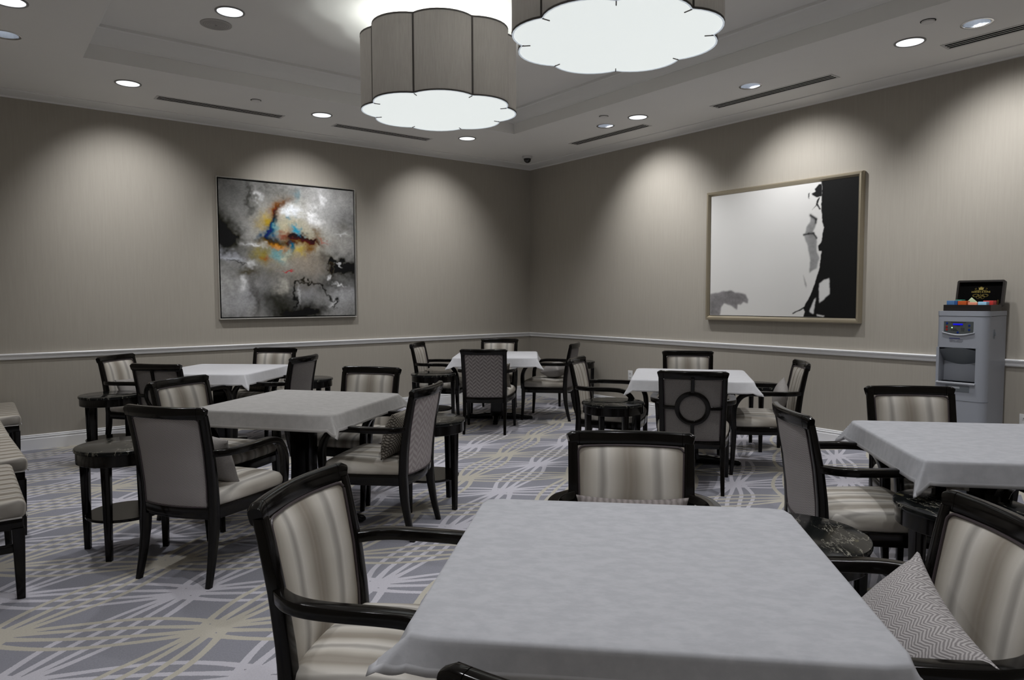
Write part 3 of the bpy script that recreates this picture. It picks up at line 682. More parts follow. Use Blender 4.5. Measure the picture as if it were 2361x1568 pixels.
for x, y, rz, lab in [(-5.82, -3.50, 57.6, 'round black marble side table left of the zigzag-backed chair, nearest the bench row'),
                      (-5.545, -1.066, 45, 'round black marble side table farther back by the left wall, left of the circle-backed chair'),
                      (-4.04, -3.86, 20, 'round marble side table with a golden vein on its rim behind the rose chevron chair'),
                      (-3.747, -0.98, 40, 'round side table by the left wall, half hidden by the plain grey-backed chair'),
                      (-2.502, -1.391, 50, 'round black marble side table left of the bold chevron chair'),
                      (-0.30, -1.30, 45, 'round side table against the right wall near the room corner'),
                      (-2.515, -4.105, 70, 'round black marble side table mid room, left of the circle and cross chair'),
                      (-0.679, -4.174, 45, 'round side table by the right wall, behind the arm of the propped cushion chair'),
                      (-4.261, -6.654, 40, 'round black marble side table at the right side of the foreground table'),
                      (-3.44, -6.885, 65, 'round black marble side table under the hanging corner of the right edge cloth')]:
    if sproto is None: o = sproto = make_side()
    else: o = copy_tree(sproto)
    o.location = (x, y, 0); o.rotation_euler = (0, 0, math.radians(rz)); tag(o, lab, 'side table', 'round marble side tables')

# ------------------------------------------------------------------ cushions
def pillow(size, hgt, thick, mat, label, chair, loc, rot):
    n = 20
    def surf(sgn):
        def fn(u, v):
            a, b = -1+2*u, -1+2*v
            h = max(0.0, (1-abs(a)**2.6)*(1-abs(b)**2.6))**0.62
            k = 1-0.10*(1-abs(b)**2)*abs(a)**4 ; k2 = 1-0.10*(1-abs(a)**2)*abs(b)**4
            return (a*size/2*k, b*hgt/2*k2, sgn*(thick/2*h+0.004))
        return fn
    m = MB().grid(surf(1), n, n); m2 = MB().grid(surf(-1), n, n); m2.f = [f[::-1] for f in m2.f]
    m.add(m2.v, m2.f); W_ = n+1
    def ed(idx): 
        o = W_*W_
        for a, b in zip(idx[:-1], idx[1:]): m.f.append((b, a, a+o, b+o))
    ed([i for i in range(W_)]); ed([n+j*W_ for j in range(W_)]); ed([n*W_+n-i for i in range(W_)]); ed([(n-j)*W_ for j in range(W_)])
    o = m.build('throw_cushion', mat, None, ang=80)
    ch = CH[chair]; Mc = Matrix.Translation(ch.location) @ Matrix.Rotation(ch.rotation_euler[2], 4, 'Z')
    o.matrix_world = Mc @ Matrix.Translation(loc) @ Matrix.Rotation(math.radians(rot[2]), 4, 'Z') @ Matrix.Rotation(math.radians(180-rot[0]), 4, 'X') @ Matrix.Rotation(math.radians(rot[1]), 4, 'Z')
    return tag(o, label, 'cushion', 'throw cushions on the armchairs')
# local: x right, y forward; cushion lies in its xy plane, rotated up about x to lean on the back
pillow(.40, .30, .13, 'cush_grey', 'taupe cushion peeking from behind the fine zigzag chair back at left', 'A', (.03, -.10, .600), (62, -8, 0))
pillow(.34, .28, .12, 'cush_lattice', 'small beige and brown lattice patterned cushion on the rose chevron chair', 'D', (-.05, -.125, .605), (74, 0, 0))
pillow(.36, .22, .12, 'cush_grey', 'pale grey cushion on the leftmost rear chair by the wall', 'E', (.02, -.115, .575), (66, 0, 0))
pillow(.36, .30, .13, 'cush_lattice', 'patterned cushion lying on the seat seen beneath the left rear cloth', 'G', (0, .04, .57), (24, 0, 0))
pillow(.32, .28, .10, 'cush_lattice', 'speckled cushion on the fine striped chair left of the corner table', 'I', (0, -.02, .545), (14, 0, 0))
pillow(.32, .28, .10, 'cush_lattice', 'speckled cushion hidden behind the bold chevron chair back', 'J', (.10, -.12, .60), (70, 0, 0))
pillow(.28, .25, .17, 'cush_grey', 'grey cushion lying flat on the seat right of the corner table', 'L', (-.03, -.07, .572), (10, 20, 0))
pillow(.27, .20, .10, 'cush_grey', 'grey cushion standing on its corner on the chair by the right wall', 'P', (-.02, -.13, .605), (74, 28, 0))
pillow(.34, .30, .13, 'cush_grey', 'taupe cushion whose corner shows under the cloth in front of the cooler', 'Q', (.12, .06, .560), (18, 10, 0))
pillow(.45, .39, .15, 'cush_herring', 'large grey herringbone cushion leaning in the chair at the right edge', 'V', (-.04, -.03, .555), (54, 12, 0))
pillow(.41, .25, .12, 'cush_rose', 'rose taupe chenille cushion peeking above the far edge of the foreground table', 'W', (0, -.13, .556), (74, 0, 0))

# ------------------------------------------------------------------ bench row along the left edge
def make_bench():
    r = empty('bench'); L, D = .96, .50
    MB().box(-D/2, D/2, -L/2, L/2, .385, .475, .03).build('cushion', 'stripe_bench', r, ang=60)
    MB().tube([(D/2+.001, -L/2+.02, .392), (D/2+.001, L/2-.02, .392)], .004, 6).tube([(-D/2+.02, -L/2-.001, .392), (D/2-.02, -L/2-.001, .392)], .004, 6).build('piping', 'cloth_warm', r)
    MB().box(-D/2+.015, D/2-.015, -L/2+.015, L/2-.015, .335, .388, .005).build('frame', 'wood', r)
    for sx in (-1, 1):
        for sy in (-1, 1):
            rings = [[(sx*(D/2-.035)+a, sy*(L/2-.035)+b, z) for a, b in rrect(w_, w_, .006)] for z, w_ in ((0, .034), (.2, .045), (.34, .052))]
            MB().loft(rings).build('leg', 'wood', r)
    for sy in (-1, 1): MB().box(-D/2+.05, D/2-.05, sy*(L/2-.035)-.015, sy*(L/2-.035)+.015, .225, .262, .004).build('stretcher', 'wood', r)
    return r
bproto = None
for x, y, rz, lab in ((-6.560, -3.510, 1.0, 'striped upholstered bench nearest us at the left edge'), (-6.513, -2.445, 3.0, 'second striped bench from us in the row at the left edge'),
                      (-6.555, -1.470, 2.0, 'third striped bench from us in the row at the left edge'), (-6.43, -0.535, 0.0, 'farthest striped bench, close to the left wall')):
    o = bproto = make_bench() if bproto is None else copy_tree(bproto)
    o.location = (x, y, 0); o.rotation_euler = (0, 0, math.radians(rz)); tag(o, lab, 'bench', 'striped benches in a row')

# ------------------------------------------------------------------ pictures
def value_noise(w_, h_, cells, seed):
    rs = np.random.RandomState(seed); g = rs.rand(cells+2, cells+2)
    yy = np.linspace(0, cells, h_)[:, None]*np.ones((1, w_)); xx = np.linspace(0, cells, w_)[None, :]*np.ones((h_, 1))
    i, j = yy.astype(int), xx.astype(int); fy, fx = yy-i, xx-j; fy = fy*fy*(3-2*fy); fx = fx*fx*(3-2*fx)
    return g[i, j]*(1-fy)*(1-fx)+g[i+1, j]*fy*(1-fx)+g[i, j+1]*(1-fy)*fx+g[i+1, j+1]*fy*fx
def canvas(name, W_, H_, img, parent, M):
    h_, w_, _ = img.shape
    xs_, zs_ = np.linspace(0, W_, w_), np.linspace(0, H_, h_)
    m = MB(); vs = [(x, 0.0, z) for z in zs_ for x in xs_]
    m.v = vs; m.f = [(j*w_+i, j*w_+i+1, (j+1)*w_+i+1, (j+1)*w_+i) for j in range(h_-1) for i in range(w_-1)]
    m.v = [tuple(M @ Vector(v)) for v in m.v]
    o = m.build(name, 'canvas', parent, smooth=False, fix=False)
    ca = o.data.color_attributes.new('paint', 'FLOAT_COLOR', 'POINT')
    c = np.ones((h_*w_, 4), dtype=np.float32); c[:, :3] = np.clip(img.reshape(-1, 3), 0.002, 1); ca.data.foreach_set('color', c.ravel()); return o
def abstract_img(w_=300, h_=290):
    U, V = np.meshgrid(np.linspace(0, 1, w_), np.linspace(0, 1, h_))
    fb = lambda s: sum(value_noise(w_, h_, c, s+c)*a for c, a in ((4, .45), (9, .27), (20, .17), (46, .11)))
    n1, n2, n3 = fb(1), fb(200), fb(400); du, dv = (n2-.5)*.20+(value_noise(w_, h_, 70, 31)-.5)*.022, (n3-.5)*.20+(value_noise(w_, h_, 64, 37)-.5)*.022; u, v = U+du, V+dv
    g = 0.24+0.42*(n1-.5)+0.10*(value_noise(w_, h_, 60, 9)-.5)*.5
    img = np.stack([g*1.0, g*.99, g*.955], -1)
    def blob(cu, cv, ru, rv, ang, col, st, p=2.0):
        nonlocal img
        a = math.radians(ang); x = (u-cu)*math.cos(a)+(v-cv)*math.sin(a); y = -(u-cu)*math.sin(a)+(v-cv)*math.cos(a)
        k = st*np.exp(-((np.abs(x)/ru)**p+(np.abs(y)/rv)**p)); k = np.clip(k*(0.55+0.9*n1), 0, 1)[..., None]; img = img*(1-k)+np.array(col)*k
    K = (.018, .018, .016)
    for b in [(.72, .75, .26, .2, 20, (.44, .44, .44), .8), (.25, .62, .12, .12, 0, (.36, .36, .36), .8), (.06, .57, .12, .11, 0, K, 1.25), (.02, .66, .12, .2, 0, (.05, .05, .045), .8), (.15, .9, .16, .12, 0, (.17, .17, .165), .7),
              (.18, .13, .14, .13, 0, (.36, .36, .37), .8), (.92, .15, .12, .12, 0, (.40, .40, .41), .8), (.92, .6, .12, .1, 0, (.36, .35, .33), .7), (.58, .03, .24, .10, 0, K, 1.2), (.42, .12, .18, .10, 0, (.055, .055, .05), .9), (.24, .12, .03, .22, 0, (.07, .065, .06), .6),
              (.93, .41, .12, .055, -8, K, 1.3), (.80, .40, .03, .07, 15, K, 1.1), (.85, .27, .12, .06, 0, (.05, .05, .047), .8), (.55, .27, .2, .05, 0, (.08, .075, .07), .7), (.62, .2, .1, .08, 0, (.27, .27, .275), .8), (.46, .33, .17, .09, 0, (.25, .235, .21), .7),
              (.53, .63, .20, .17, 0, (.45, .40, .25), .75), (.33, .72, .07, .06, 0, (.38, .27, .06), .85), (.35, .705, .028, .03, 0, (.52, .34, .02), .9), (.42, .79, .06, .045, 40, (.17, .065, .02), 1.0), (.385, .70, .022, .12, -28, (.03, .022, .02), 1.15), (.36, .63, .055, .075, -15, (.004, .055, .13), 1.35),
              (.41, .655, .03, .07, -10, (.12, .30, .36), .8), (.44, .625, .05, .05, 0, (.42, .42, .28), .6), (.455, .63, .06, .022, 10, (.33, .13, .10), .9), (.59, .605, .13, .03, -6, (.045, .016, .014), 1.35), (.49, .575, .11, .03, 0, (.11, .05, .025), 1.0), (.385, .55, .10, .04, -10, (.045, .03, .02), 1.0), (.41, .535, .05, .018, -12, (.60, .22, .015), 1.1),
              (.50, .52, .022, .055, 5, (.01, .10, .17), 1.2), (.56, .50, .06, .035, 25, (.44, .33, .05), .9), (.62, .52, .03, .06, 0, (.17, .085, .03), 1.0), (.32, .46, .07, .08, 0, (.24, .20, .055), .9), (.345, .43, .03, .03, 0, (.30, .10, .04), .8), (.42, .475, .045, .055, 0, (.15, .30, .32), 1.1), (.455, .465, .026, .03, 0, (.46, .47, .36), 1.0),
              (.575, .655, .032, .03, 0, (.07, .26, .36), 1.0), (.70, .665, .035, .05, 0, (.15, .10, .055), .9), (.525, .745, .02, .025, 0, (.04, .15, .2), .9), (.515, .89, .04, .05, 0, (.12, .18, .20), .7), (.54, .785, .06, .035, 0, (.66, .68, .70), 1.0), (.70, .79, .045, .07, 25, (.78, .78, .78), 1.0), (.67, .83, .05, .012, 20, (.8, .8, .8), .9), (.76, .9, .02, .03, 0, (.7, .7, .7), .8),
              (.235, .88, .022, .11, -18, (.06, .06, .055), .8), (.29, .885, .018, .03, 0, (.6, .6, .6), .8), (.26, .54, .07, .016, -6, (.62, .62, .62), 1.0), (.10, .43, .08, .03, -25, (.40, .41, .45), .8), (.235, .37, .03, .045, -30, (.55, .55, .55), .9), (.19, .30, .08, .03, 0, (.06, .05, .025), .8), (.15, .24, .03, .035, 0, (.58, .58, .58), .9),
              (.72, .49, .035, .05, 0, (.09, .085, .08), .8), (.60, .42, .14, .10, 0, (.30, .25, .20), .6), (.445, .335, .045, .006, 12, (.42, .04, .05), 1.0), (.86, .43, .04, .008, -12, (.72, .72, .72), 1.1), (.80, .35, .012, .028, 10, (.7, .7, .7), 1.0), (.82, .45, .06, .012, -25, K, .8), (.88, .26, .035, .012, -20, (.66, .66, .66), .9), (.84, .10, .02, .05, -15, (.5, .5, .5), .9), (.88, .13, .02, .03, 0, K, .9), (.41, .21, .035, .05, -35, (.45, .43, .38), .8),
              (.52, .13, .015, .10, 20, (.04, .04, .04), .8), (.55, .20, .012, .07, -8, (.5, .5, .5), .6), (.9, .72, .04, .05, 0, (.14, .135, .12), .7), (.9, .655, .05, .008, -15, (.6, .6, .6), .8), (.74, .62, .05, .008, -8, (.33, .11, .09), .7)]: blob(*b)
    def stroke(pts, wd, col, st):
        nonlocal img
        for (a, b), (c, d) in zip(pts[:-1], pts[1:]):
            L = (c-a)**2+(d-b)**2; t = np.clip(((u-a)*(c-a)+(v-b)*(d-b))/L, 0, 1); ds = np.hypot(u-a-t*(c-a), v-b-t*(d-b)); k = (st*np.exp(-(ds/wd)**2))[..., None]; img = img*(1-k)+np.array(col)*k
    stroke([(.53, .12), (.50, .22), (.52, .275), (.62, .295), (.74, .27), (.80, .16), (.88, .09), (.86, .06)], .009, K, .75); stroke([(.76, .42), (.78, .45), (.83, .445), (.85, .40), (.93, .395)], .012, K, .8); stroke([(.07, .42), (.13, .375), (.2, .36)], .007, K, .6)
    img = np.clip((img-.19)*1.35+.19, .006, .95)
    img = img*(0.80+0.40*(0.6*value_noise(w_, h_, 110, 51)+0.4*value_noise(w_, h_, 28, 52)))[..., None]
    stroke([(.82, .035), (.86, .04), (.9, .038)], .003, (.06, .06, .06), .6)
    return img
def poly_mask(poly, Y, Z):
    m = np.zeros_like(Y, dtype=bool); n = len(poly)
    for i in range(n):
        (x1, y1), (x2, y2) = poly[i], poly[(i+1) % n]
        if y1 == y2: continue
        c = ((y1 > Z) != (y2 > Z)) & (Y < (x2-x1)*(Z-y1)/(y2-y1)+x1); m ^= c
    return m.astype(float)
def blur(a, k):
    for _ in range(k):
        a = (a+np.roll(a, 1, 0)+np.roll(a, -1, 0))/3; a = (a+np.roll(a, 1, 1)+np.roll(a, -1, 1))/3
    return a
PY0, PY1, PZ0, PZ1 = -3.170, -4.782, 1.217, 2.516
def mono_img(w_=420, h_=330):
    Y, Z = np.meshgrid(np.linspace(PY0, PY1, w_), np.linspace(PZ0, PZ1, h_)); ws = sum(value_noise(w_, h_, c, c+5)*a for c, a in ((14, .5), (40, .3), (90, .2)))
    Yw = Y+(ws-.5)*.016; Zw = Z+(value_noise(w_, h_, 30, 3)-.5)*.016
    g = 0.66+0.04*(value_noise(w_, h_, 5, 77)-.5); img = np.stack([g, g*.985, g*.95], -1)
    P = dict(black=[(-4.419,2.56),(-4.426,2.237),(-4.436,2.12),(-4.454,2.068),(-4.44,2.004),(-4.43,1.927),(-4.398,1.895),(-4.406,1.851),(-4.434,1.844),(-4.423,1.792),(-4.415,1.695),(-4.387,1.588),(-4.353,1.481),(-4.318,1.392),(-4.273,1.322),(-4.14,1.242),(-4.156,1.237),(-4.263,1.297),(-4.279,1.262),(-4.254,1.19),(-4.85,1.19),(-4.85,2.56)],
      hole1=[(-4.424,1.533),(-4.469,1.571),(-4.514,1.587),(-4.522,1.445),(-4.463,1.392),(-4.418,1.348),(-4.418,1.48)], hole2=[(-4.371,1.382),(-4.387,1.402),(-4.366,1.244),(-4.327,1.263),(-4.341,1.313)], hole3=[(-4.4,1.238),(-4.477,1.231),(-4.467,1.221),(-4.405,1.221)],
      hair=[(-4.422,2.482),(-4.387,2.477),(-4.347,2.439),(-4.358,2.413),(-4.317,2.404),(-4.338,2.382),(-4.369,2.361),(-4.425,2.367)], hair2=[(-4.405,2.364),(-4.41,2.354),(-4.389,2.299),(-4.412,2.248),(-4.428,2.236),(-4.403,2.237),(-4.376,2.281),(-4.325,2.242),(-4.366,2.286),(-4.38,2.329)], hair3=[(-4.285,2.412),(-4.301,2.415),(-4.297,2.367),(-4.307,2.361),(-4.292,2.36)],
      g1=[(-4.311,2.204),(-4.347,2.191),(-4.376,2.164),(-4.375,2.106),(-4.346,2.03),(-4.268,2.017),(-4.277,2.085),(-4.312,2.136)], g2=[(-4.252,2.013),(-4.304,2.026),(-4.351,2.028),(-4.385,1.969),(-4.386,1.842),(-4.413,1.792),(-4.385,1.686),(-4.313,1.644),(-4.321,1.767),(-4.291,1.907)], g3=[(-4.255,1.631),(-4.272,1.581),(-4.293,1.516),(-4.287,1.496),(-4.268,1.531)],
      smoke=[(-3.12,1.448),(-3.271,1.466),(-3.426,1.479),(-3.503,1.464),(-3.615,1.436),(-3.646,1.393),(-3.641,1.345),(-3.591,1.367),(-3.555,1.337),(-3.52,1.339),(-3.512,1.276),(-3.429,1.323),(-3.351,1.341),(-3.313,1.3),(-3.295,1.19),(-3.12,1.19)])
    def lay(nm, col, k, st=1.0):
        nonlocal img
        m = (blur(poly_mask(P[nm], Yw, Zw), k)*st)[..., None]; img = img*(1-m)+np.array(col)*m if not callable(col) else img*(1-m)+col()*m
    sm = lambda: np.stack([0.10+0.22*(ws-.25)]*3, -1)*np.array([1.02, .96, .98])
    lay('smoke', sm, 4, .9); gg = lambda: np.stack([0.10+0.30*np.clip((Z-1.68)/.36, 0, 1)*0+0.17*ws+0.16*np.clip((-4.25-Y-.06)/-.12, 0, 1)]*3, -1)
    lay('g1', gg, 3, .85); lay('g2', gg, 3, .85); lay('g3', (.27, .265, .26), 2, .8)
    # dark folds at the tops of the two grey shapes
    for (y0, z0, y1, z1, wd) in ((-4.315, 2.20, -4.372, 2.155, .014), (-4.372, 2.155, -4.372, 2.12, .012), (-4.252, 2.012, -4.30, 2.024, .008), (-4.30, 2.024, -4.352, 2.02, .012), (-4.352, 2.02, -4.384, 1.97, .008)):
        t = np.clip(((Yw-y0)*(y1-y0)+(Zw-z0)*(z1-z0))/((y1-y0)**2+(z1-z0)**2), 0, 1); k = (np.exp(-(np.hypot(Yw-y0-t*(y1-y0), Zw-z0-t*(z1-z0))/wd)**2)*.9)[..., None]; img = img*(1-k)+.02*k
    for nm in ('hair', 'hair2', 'hair3'): lay(nm, (.012, .012, .012), 1)
    lay('black', (.008, .008, .0078), 1)
    for nm in ('hole1', 'hole2', 'hole3'): lay(nm, (.62, .615, .60), 2)
    return img
def frame_ring(m, a0, a1, z0, z1, w_, d0, d1, bev):
    """picture frame in the (a, depth, z) frame, bevelled section"""
    prof = [(0, d0), (0, d1*.72), (w_*.25, d1), (w_*.6, d1*.97), (w_, d1*.55), (w_, d0)]
    rings = [[(cx+sx*o, -d, cz+sz*o) for o, d in prof] for cx, cz, sx, sz in ((a0, z0, 1, 1), (a1, z0, -1, 1), (a1, z1, -1, -1), (a0, z1, 1, -1))]
    return m.loft(rings, closed_path=True)
r = empty('framed_painting', (-3.553, 0.0, 1.19)); tag(r, 'square abstract painting of grey smoke with an orange and blue centre', 'picture')
x0, x1, z0, z1 = -.800, .800, 0.0, 1.535
frame_ring(MB(), x0, x1, z0, z1, .014, 0.002, .048, 0).build('frame', 'silver', r, smooth=False)
MB().box(x0+.012, x1-.012, -.012, -.002, z0+.012, z1-.012).build('backing', 'dark', r, smooth=False)
MB().box(x0+.024, x1-.024, -.0325, -.012, z0+.024, z1-.024).build('canvas_edge', 'dark', r, smooth=False)
canvas('canvas', 1.6-.048, 1.535-.048, abstract_img(), r, Matrix.Translation((x0+.024, -.0335, z0+.024)))
r = empty('framed_painting', (0.0, 0, 0)); r.rotation_euler = (0, 0, -PI/2); r.location = (0.0, -3.118, 1.165)
tag(r, 'wide black and white picture with a dark right side in a champagne gold frame', 'picture')
LW = 1.70; HZ = 1.385
frame_ring(MB(), 0, LW, 0, HZ, .046, 0.002, .060, 0).build('frame', 'gold', r, smooth=False)
MB().box(.044, LW-.044, -.028, -.002, .044, HZ-.044).build('backing', 'dark', r, smooth=False)
canvas('canvas', abs(PY1-PY0), PZ1-PZ0, mono_img(), r, Matrix.Translation((-3.118-PY0, -.0345, PZ0-1.165)))

# ------------------------------------------------------------------ outlets
for (y, z, lab) in ((-1.972, .447, 'white wall outlet behind the table below the monochrome picture'), (-6.10, .43, 'white wall outlet at the right edge beside the water cooler')):
    r = empty('wall_outlet', (0, y, z)); tag(r, lab, 'wall outlet', 'white wall outlets')
    MB().box(-.008, 0, -.037, .037, -.06, .06, .003).build('cover_plate', 'outlet', r)
    for s in (-1, 1):
        q = MB().box(-.0095, -.006, -.018, .018, s*.026-.016, s*.026+.016, .002).build('socket', 'outlet', r)
        MB().box(-.0105, -.009, -.009, -.006, s*.026-.006, s*.026+.006).box(-.0105, -.009, .006, .009, s*.026-.006, s*.026+.006).build('slot', 'dark', q, smooth=False)

# ------------------------------------------------------------------ water cooler  (local: x = to its right seen from the front, -y = front)
cool = empty('water_cooler', (-0.225, -5.785, 0)); cool.rotation_euler = (0, 0, -PI/2)
tag(cool, 'tall grey water cooler with blue display against the right wall', 'water cooler')
def rounded_front(w_, dpt, r_, n=8):
    P = [(w_/2, dpt/2), (-w_/2, dpt/2)]
    for k in range(n+1): a = PI+PI/2*k/n; P.append((-w_/2+.03+.03*math.cos(a), -dpt/2+.03+.03*math.sin(a)))
    for k in range(n+1): a = 1.5*PI+PI/2*k/n; P.append((w_/2-r_+r_*math.cos(a), -dpt/2+r_+r_*math.sin(a)))
    return P
CW, CD = .350, .385; F = -CD/2
poly = rounded_front(CW, CD, .06)
A0, A1, B0, B1 = -.155, .100, .742, 1.010     # alcove opening
body = MB()
body.prism([(x*.985, y*.985) for x, y in poly], 0.0, 0.04)
rings = [[(x, y, z) for x, y in poly] for z in (.04, .62)]; body.loft(rings)
rings = [[(x, y, z) for x, y in poly] for z in (1.010, 1.255)]; body.loft(rings)
body.box(-CW/2, A0, F+.03, CD/2, .62, 1.010); body.box(-CW/2, A0, F, F+.03, .62, 1.010, .0)
side = [(x, y) for x, y in poly if x > A1] ; side = [(A1, CD/2), (A1, F)] + [p for p in poly[2:] if p[0] > A1] + [(CW/2, CD/2)]
body.prism(side, .62, 1.010); body.box(A0, A1, F+.10, CD/2, .62, 1.010); body.box(A0, A1, F, F+.10, .62, B0)
body.build('body', 'cool', cool, ang=30)
MB().prism([(x*1.012, y*1.012) for x, y in poly], 1.258, 1.295).build('top_lid', 'cool', cool, ang=30)
def arch(n=10): return [(-.125+.25*k/n, 0) for k in range(n+1)]
m = MB(); n = 12
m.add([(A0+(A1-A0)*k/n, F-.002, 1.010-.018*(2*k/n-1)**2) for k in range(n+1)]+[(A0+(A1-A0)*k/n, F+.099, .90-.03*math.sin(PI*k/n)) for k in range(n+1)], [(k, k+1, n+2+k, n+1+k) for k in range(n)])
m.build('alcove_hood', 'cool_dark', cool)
MB().box(A0+.005, A1-.005, F+.094, F+.099, .745, .90).build('alcove_back', 'cool', cool, smooth=False)
MB().box(A0-.012, A1+.005, F-.018, F+.09, .728, .742, .003).build('drip_tray', 'cool_light', cool)
MB().tube([(-.01, F+.05, .955), (-.01, F+.05, .985)], .010, 10).build('spout', 'dark', cool)
# control panel
n = 16
def pan(k): return -.125+.205*k/n
top = [(pan(k), F-.003, 1.215) for k in range(n+1)]; bot = [(pan(k), F-.003, 1.135-.018*math.sin(PI*k/n)) for k in range(n+1)]
cp = MB().add(top+bot+[(x, y+.004, z) for x, y, z in top]+[(x, y+.004, z) for x, y, z in bot], [(k, k+1, n+2+k, n+1+k) for k in range(n)]+[(2*(n+1)+k, 2*(n+1)+k+1, k+1, k) for k in range(n)]+[(n+1+k, n+2+k, 3*(n+1)+k+1, 3*(n+1)+k) for k in range(n)]).build('control_panel', 'cool_panel', cool, smooth=False)
MB().sweep([(-.135+.225*k/n, F-.004, 1.130-.020*math.sin(PI*k/n)) for k in range(n+1)], lambda i: (.012, .004+.008*math.sin(PI*i/n)), (0, 0, 1), .4).build('panel_lip', 'cool_light', cool)
def dot(x, z, r_, mat, nm, par): return MB().lathe([(r_, 0), (r_*.9, .002), (.0003, .0022)], 14).xf(Matrix.Translation((x, F-.003, z)) @ Matrix.Rotation(PI/2, 4, 'X')).build(nm, mat, par)
for x, z in ((-.103, 1.200), (.052, 1.185), (.052, 1.152), (-.026, 1.130)): dot(x, z, .0085, 'blue', 'button', cp)
for x, z in ((-.104, 1.172), (-.104, 1.150)): dot(x, z, .0085, 'red', 'button', cp)
MB().box(-.060, .008, F-.005, F-.003, 1.186, 1.199, .0008).build('display', 'lcd', cp)
dot(-.067, 1.166, .005, 'led', 'indicator', cp)
m = MB()
for x, z in ((-.069, 1.155), (-.069, 1.145), (.016, 1.164), (.016, 1.154), (.016, 1.143)): m.box(x-.003, x+.003, F-.0038, F-.003, z-.0015, z+.0015)
for x0_, x1_, z in ((-.062, -.035, 1.155), (-.062, -.025, 1.145), (-.004, .010, 1.164), (-.004, .010, 1.154), (-.004, .010, 1.143), (-.035, -.012, 1.181), (-.075, .03, 1.208)): m.box(x0_, x1_, F-.0038, F-.003, z-.0012, z+.0012)
m.build('panel_print', 'dark', cp, smooth=False)
def cutline(z, nm): return MB().sweep([(x*1.001, y*1.001, z) for x, y in poly[2:]], (.003, .0035), (0, 0, 1), .3).build(nm, 'cool_dark', cool)
cutline(1.2565, 'lid_joint'); cutline(.60, 'door_joint')
m = MB()
for x0_, x1_, z, mt in ((-.085, -.010, 1.083, 0),): m.box(x0_, x1_, F-.0012, F+.001, z-.0035, z+.0035)
m.build('blue_lettering', 'blue_ink', cool, smooth=False)
m = MB()
for x0_, x1_, z in ((-.083, -.06, 1.075), (-.02, .012, 1.075), (-.083, -.045, 1.067), (-.03, .012, 1.065), (-.082, -.06, 1.058), (-.055, -.02, 1.058), (-.018, .006, 1.055)): m.box(x0_, x1_, F-.0012, F+.001, z-.0014, z+.0014)
m.build('grey_lettering', 'grey_ink', cool, smooth=False)
MB().box(CW/2-.002, CW/2+.003, -.075, -.05, 1.085, 1.155, .001).box(CW/2, CW/2+.008, -.055, -.049, 1.105, 1.135, .001).build('side_latch', 'cool_dark', cool)
MB().box(-.10, .065, F-.003, F+.002, .668, .715, .001).build('label_plate', 'cool_dark', cool)
MB().box(-.078, .0, F-.0045, F-.003, .693, .708, .0005).build('name_plate', 'cool_light', cool)

# ------------------------------------------------------------------ tea box on the cooler
ZT = 1.2952
tea = empty('tea_box', (-0.255, -5.795, ZT)); tea.rotation_euler = (0, 0, -PI/2-0.03); tag(tea, 'open black tea box with gold crest inside its lid on the water cooler', 'tea box')
bw, bd, bh = .330, .205, .048
m = MB(); m.box(-bw/2, bw/2, -bd/2, bd/2, 0, .006); m.box(-bw/2, bw/2, -bd/2, -bd/2+.008, .006, bh); m.box(-bw/2, bw/2, bd/2-.008, bd/2, .006, bh); m.box(-bw/2, -bw/2+.008, -bd/2+.008, bd/2-.008, .006, bh); m.box(bw/2-.008, bw/2, -bd/2+.008, bd/2-.008, .006, bh)
m.build('tray', 'box', tea, smooth=False)
lid = MB()
LH = .205
prof_o = [(x, z+LH/2) for x, z in rrect(bw+.006, LH, .014, 4)]; prof_i = [(x, z+LH/2) for x, z in rrect(bw-.024, LH-.03, .006, 4)]
rings = [[(x, .035, z) for x, z in prof_o], [(x, 0, z) for x, z in prof_o], [(x, 0, z) for x, z in prof_i], [(x, .026, z) for x, z in prof_i]]
lid.loft(rings)
LM = Matrix.Translation((0.004, bd/2-.004, bh-.006)) @ Matrix.Rotation(math.radians(-12), 4, 'X')
lo = lid.xf(LM).build('lid', 'box', tea, ang=30)
MB().box(-bw/2+.014, bw/2-.014, .022, .0255, .016, LH-.016).xf(LM).build('lid_lining', 'velvet', lo, smooth=False)
cu = bpy.data.curves.new('lettering', 'FONT'); cu.body = 'HARNEY & SONS'; cu.size = .0175; cu.align_x = 'CENTER'; cu.extrude = .0003; cu.space_character = 1.0; cu.offset = .0003
tmp = bpy.data.objects.new('tmp', cu); COL.objects.link(tmp); bpy.context.view_layer.update()
me = bpy.data.meshes.new_from_object(tmp.evaluated_get(bpy.context.evaluated_depsgraph_get())); bpy.data.objects.remove(tmp)
me.materials.append(MAT['goldfoil']); le = bpy.data.objects.new('lettering', me); COL.objects.link(le); le.parent = lo
le.matrix_local = LM @ Matrix.Translation((.0, .0215, .108)) @ Matrix.Rotation(PI/2, 4, 'X')
m = MB(); cz = .128
def crv(pts, r_=.0009): m.tube([(x, .0215, z) for x, z in pts], r_, 5)
m.add([(x, .0212, z) for x, z in ((-.015, cz+.006), (.015, cz+.006), (.019, cz+.024), (.010, cz+.016), (.007, cz+.028), (.003, cz+.018), (0, cz+.032), (-.003, cz+.018), (-.007, cz+.028), (-.010, cz+.016), (-.019, cz+.024))], [tuple(range(11))])
m.box(-.016, .016, .0208, .0215, cz+.001, cz+.0045)
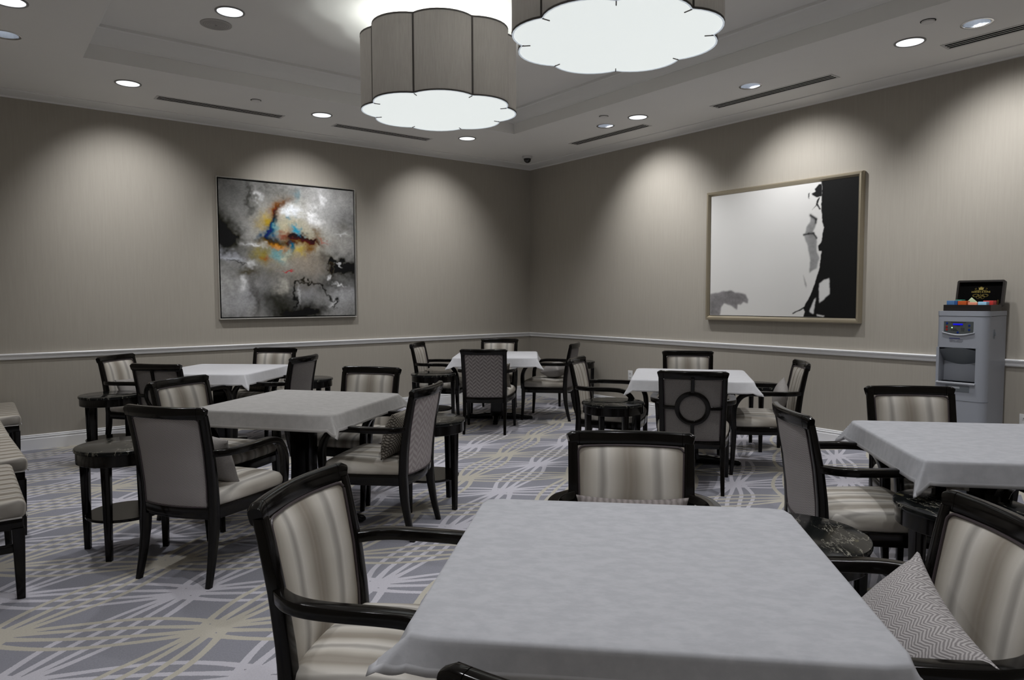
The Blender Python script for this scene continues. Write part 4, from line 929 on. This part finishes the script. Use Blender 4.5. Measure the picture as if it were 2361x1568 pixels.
for s in (-1, 1):
    crv([(s*.012, cz-.001), (s*.024, cz-.002), (s*.036, cz+.003), (s*.044, cz+.011), (s*.038, cz+.017), (s*.032, cz+.012)]); crv([(s*.01, cz-.004), (s*.03, cz-.005), (s*.048, cz-.004)])
    crv([(s*.046+.024*math.cos(a)*s*.9-s*.012, .085+.011*math.sin(a)-.1*s*0) for a in [2*PI*k/16 for k in range(17)]]); crv([(s*.012, .094), (s*.03, .096), (s*.046, .09), (s*.05, .082), (s*.04, .074), (s*.024, .078), (s*.014, .086)])
    crv([(s*.016+.013*math.cos(a), .073+.014*math.sin(a)) for a in [2*PI*k/16 for k in range(17)]])
crv([(.012*math.cos(a), .078+.013*math.sin(a)) for a in [2*PI*k/16 for k in range(17)]]); crv([(0, .065), (0, .129)], .0004)
m.xf(LM).build('scrollwork', 'goldfoil', lo, smooth=False)
MB().box(bw/2-.022, bw/2-.018, bd/2-.02, bd/2-.006, bh-.004, bh+.038, .0005).box(bw/2-.05, bw/2-.02, bd/2-.014, bd/2-.009, bh-.003, bh+.002, .0005).build('hinge_stay', 'brass', tea)
for mat, x0_, x1_, y0_, y1_, z1_, tilt, lab in (('t_blue', -.148, -.092, -.09, -.03, .080, 0, 'blue tea packet at the left front of the tea box'), ('t_navy', -.090, -.072, -.09, -.035, .080, 3, 'dark blue tea packet standing beside the light blue one'), ('t_green', -.115, -.070, -.015, .055, .088, 0, 'green tea packet at the back left of the tea box'),
        ('t_orange', -.068, -.008, -.09, -.02, .078, 0, 'burnt orange tea packet at the middle front'), ('t_mint', -.040, .018, .0, .04, .100, 38, 'pale green tea packet standing on its corner'), ('t_peach', .004, .066, -.09, -.02, .068, 0, 'peach tea packet right of the pale green one'),
        ('t_sky', .072, .130, -.09, -.03, .072, 0, 'light blue tea packet at the right front'), ('t_red', .082, .150, -.02, .05, .080, 0, 'red tea packet at the back right of the tea box')):
    hx, hy, hz = (x1_-x0_)/2, (y1_-y0_)/2, (z1_-.008)/2
    if tilt > 30: hy = .003; hx = hz = .034
    b = MB(); b.box(-hx, hx, -hy, hy, -hz, hz, .0025)
    o = b.build('tea_packet', mat); zc = .008+hz
    if tilt > 30: zc = .010+.034*1.41
    o.matrix_world = Matrix.Translation(tea.location) @ Matrix.Rotation(tea.rotation_euler[2], 4, 'Z') @ Matrix.Translation(((x0_+x1_)/2, (y0_+y1_)/2, zc)) @ Matrix.Rotation(math.radians(tilt if tilt < 30 else 42), 4, 'Y')
    tag(o, lab, 'tea packet', 'tea packets in the box')
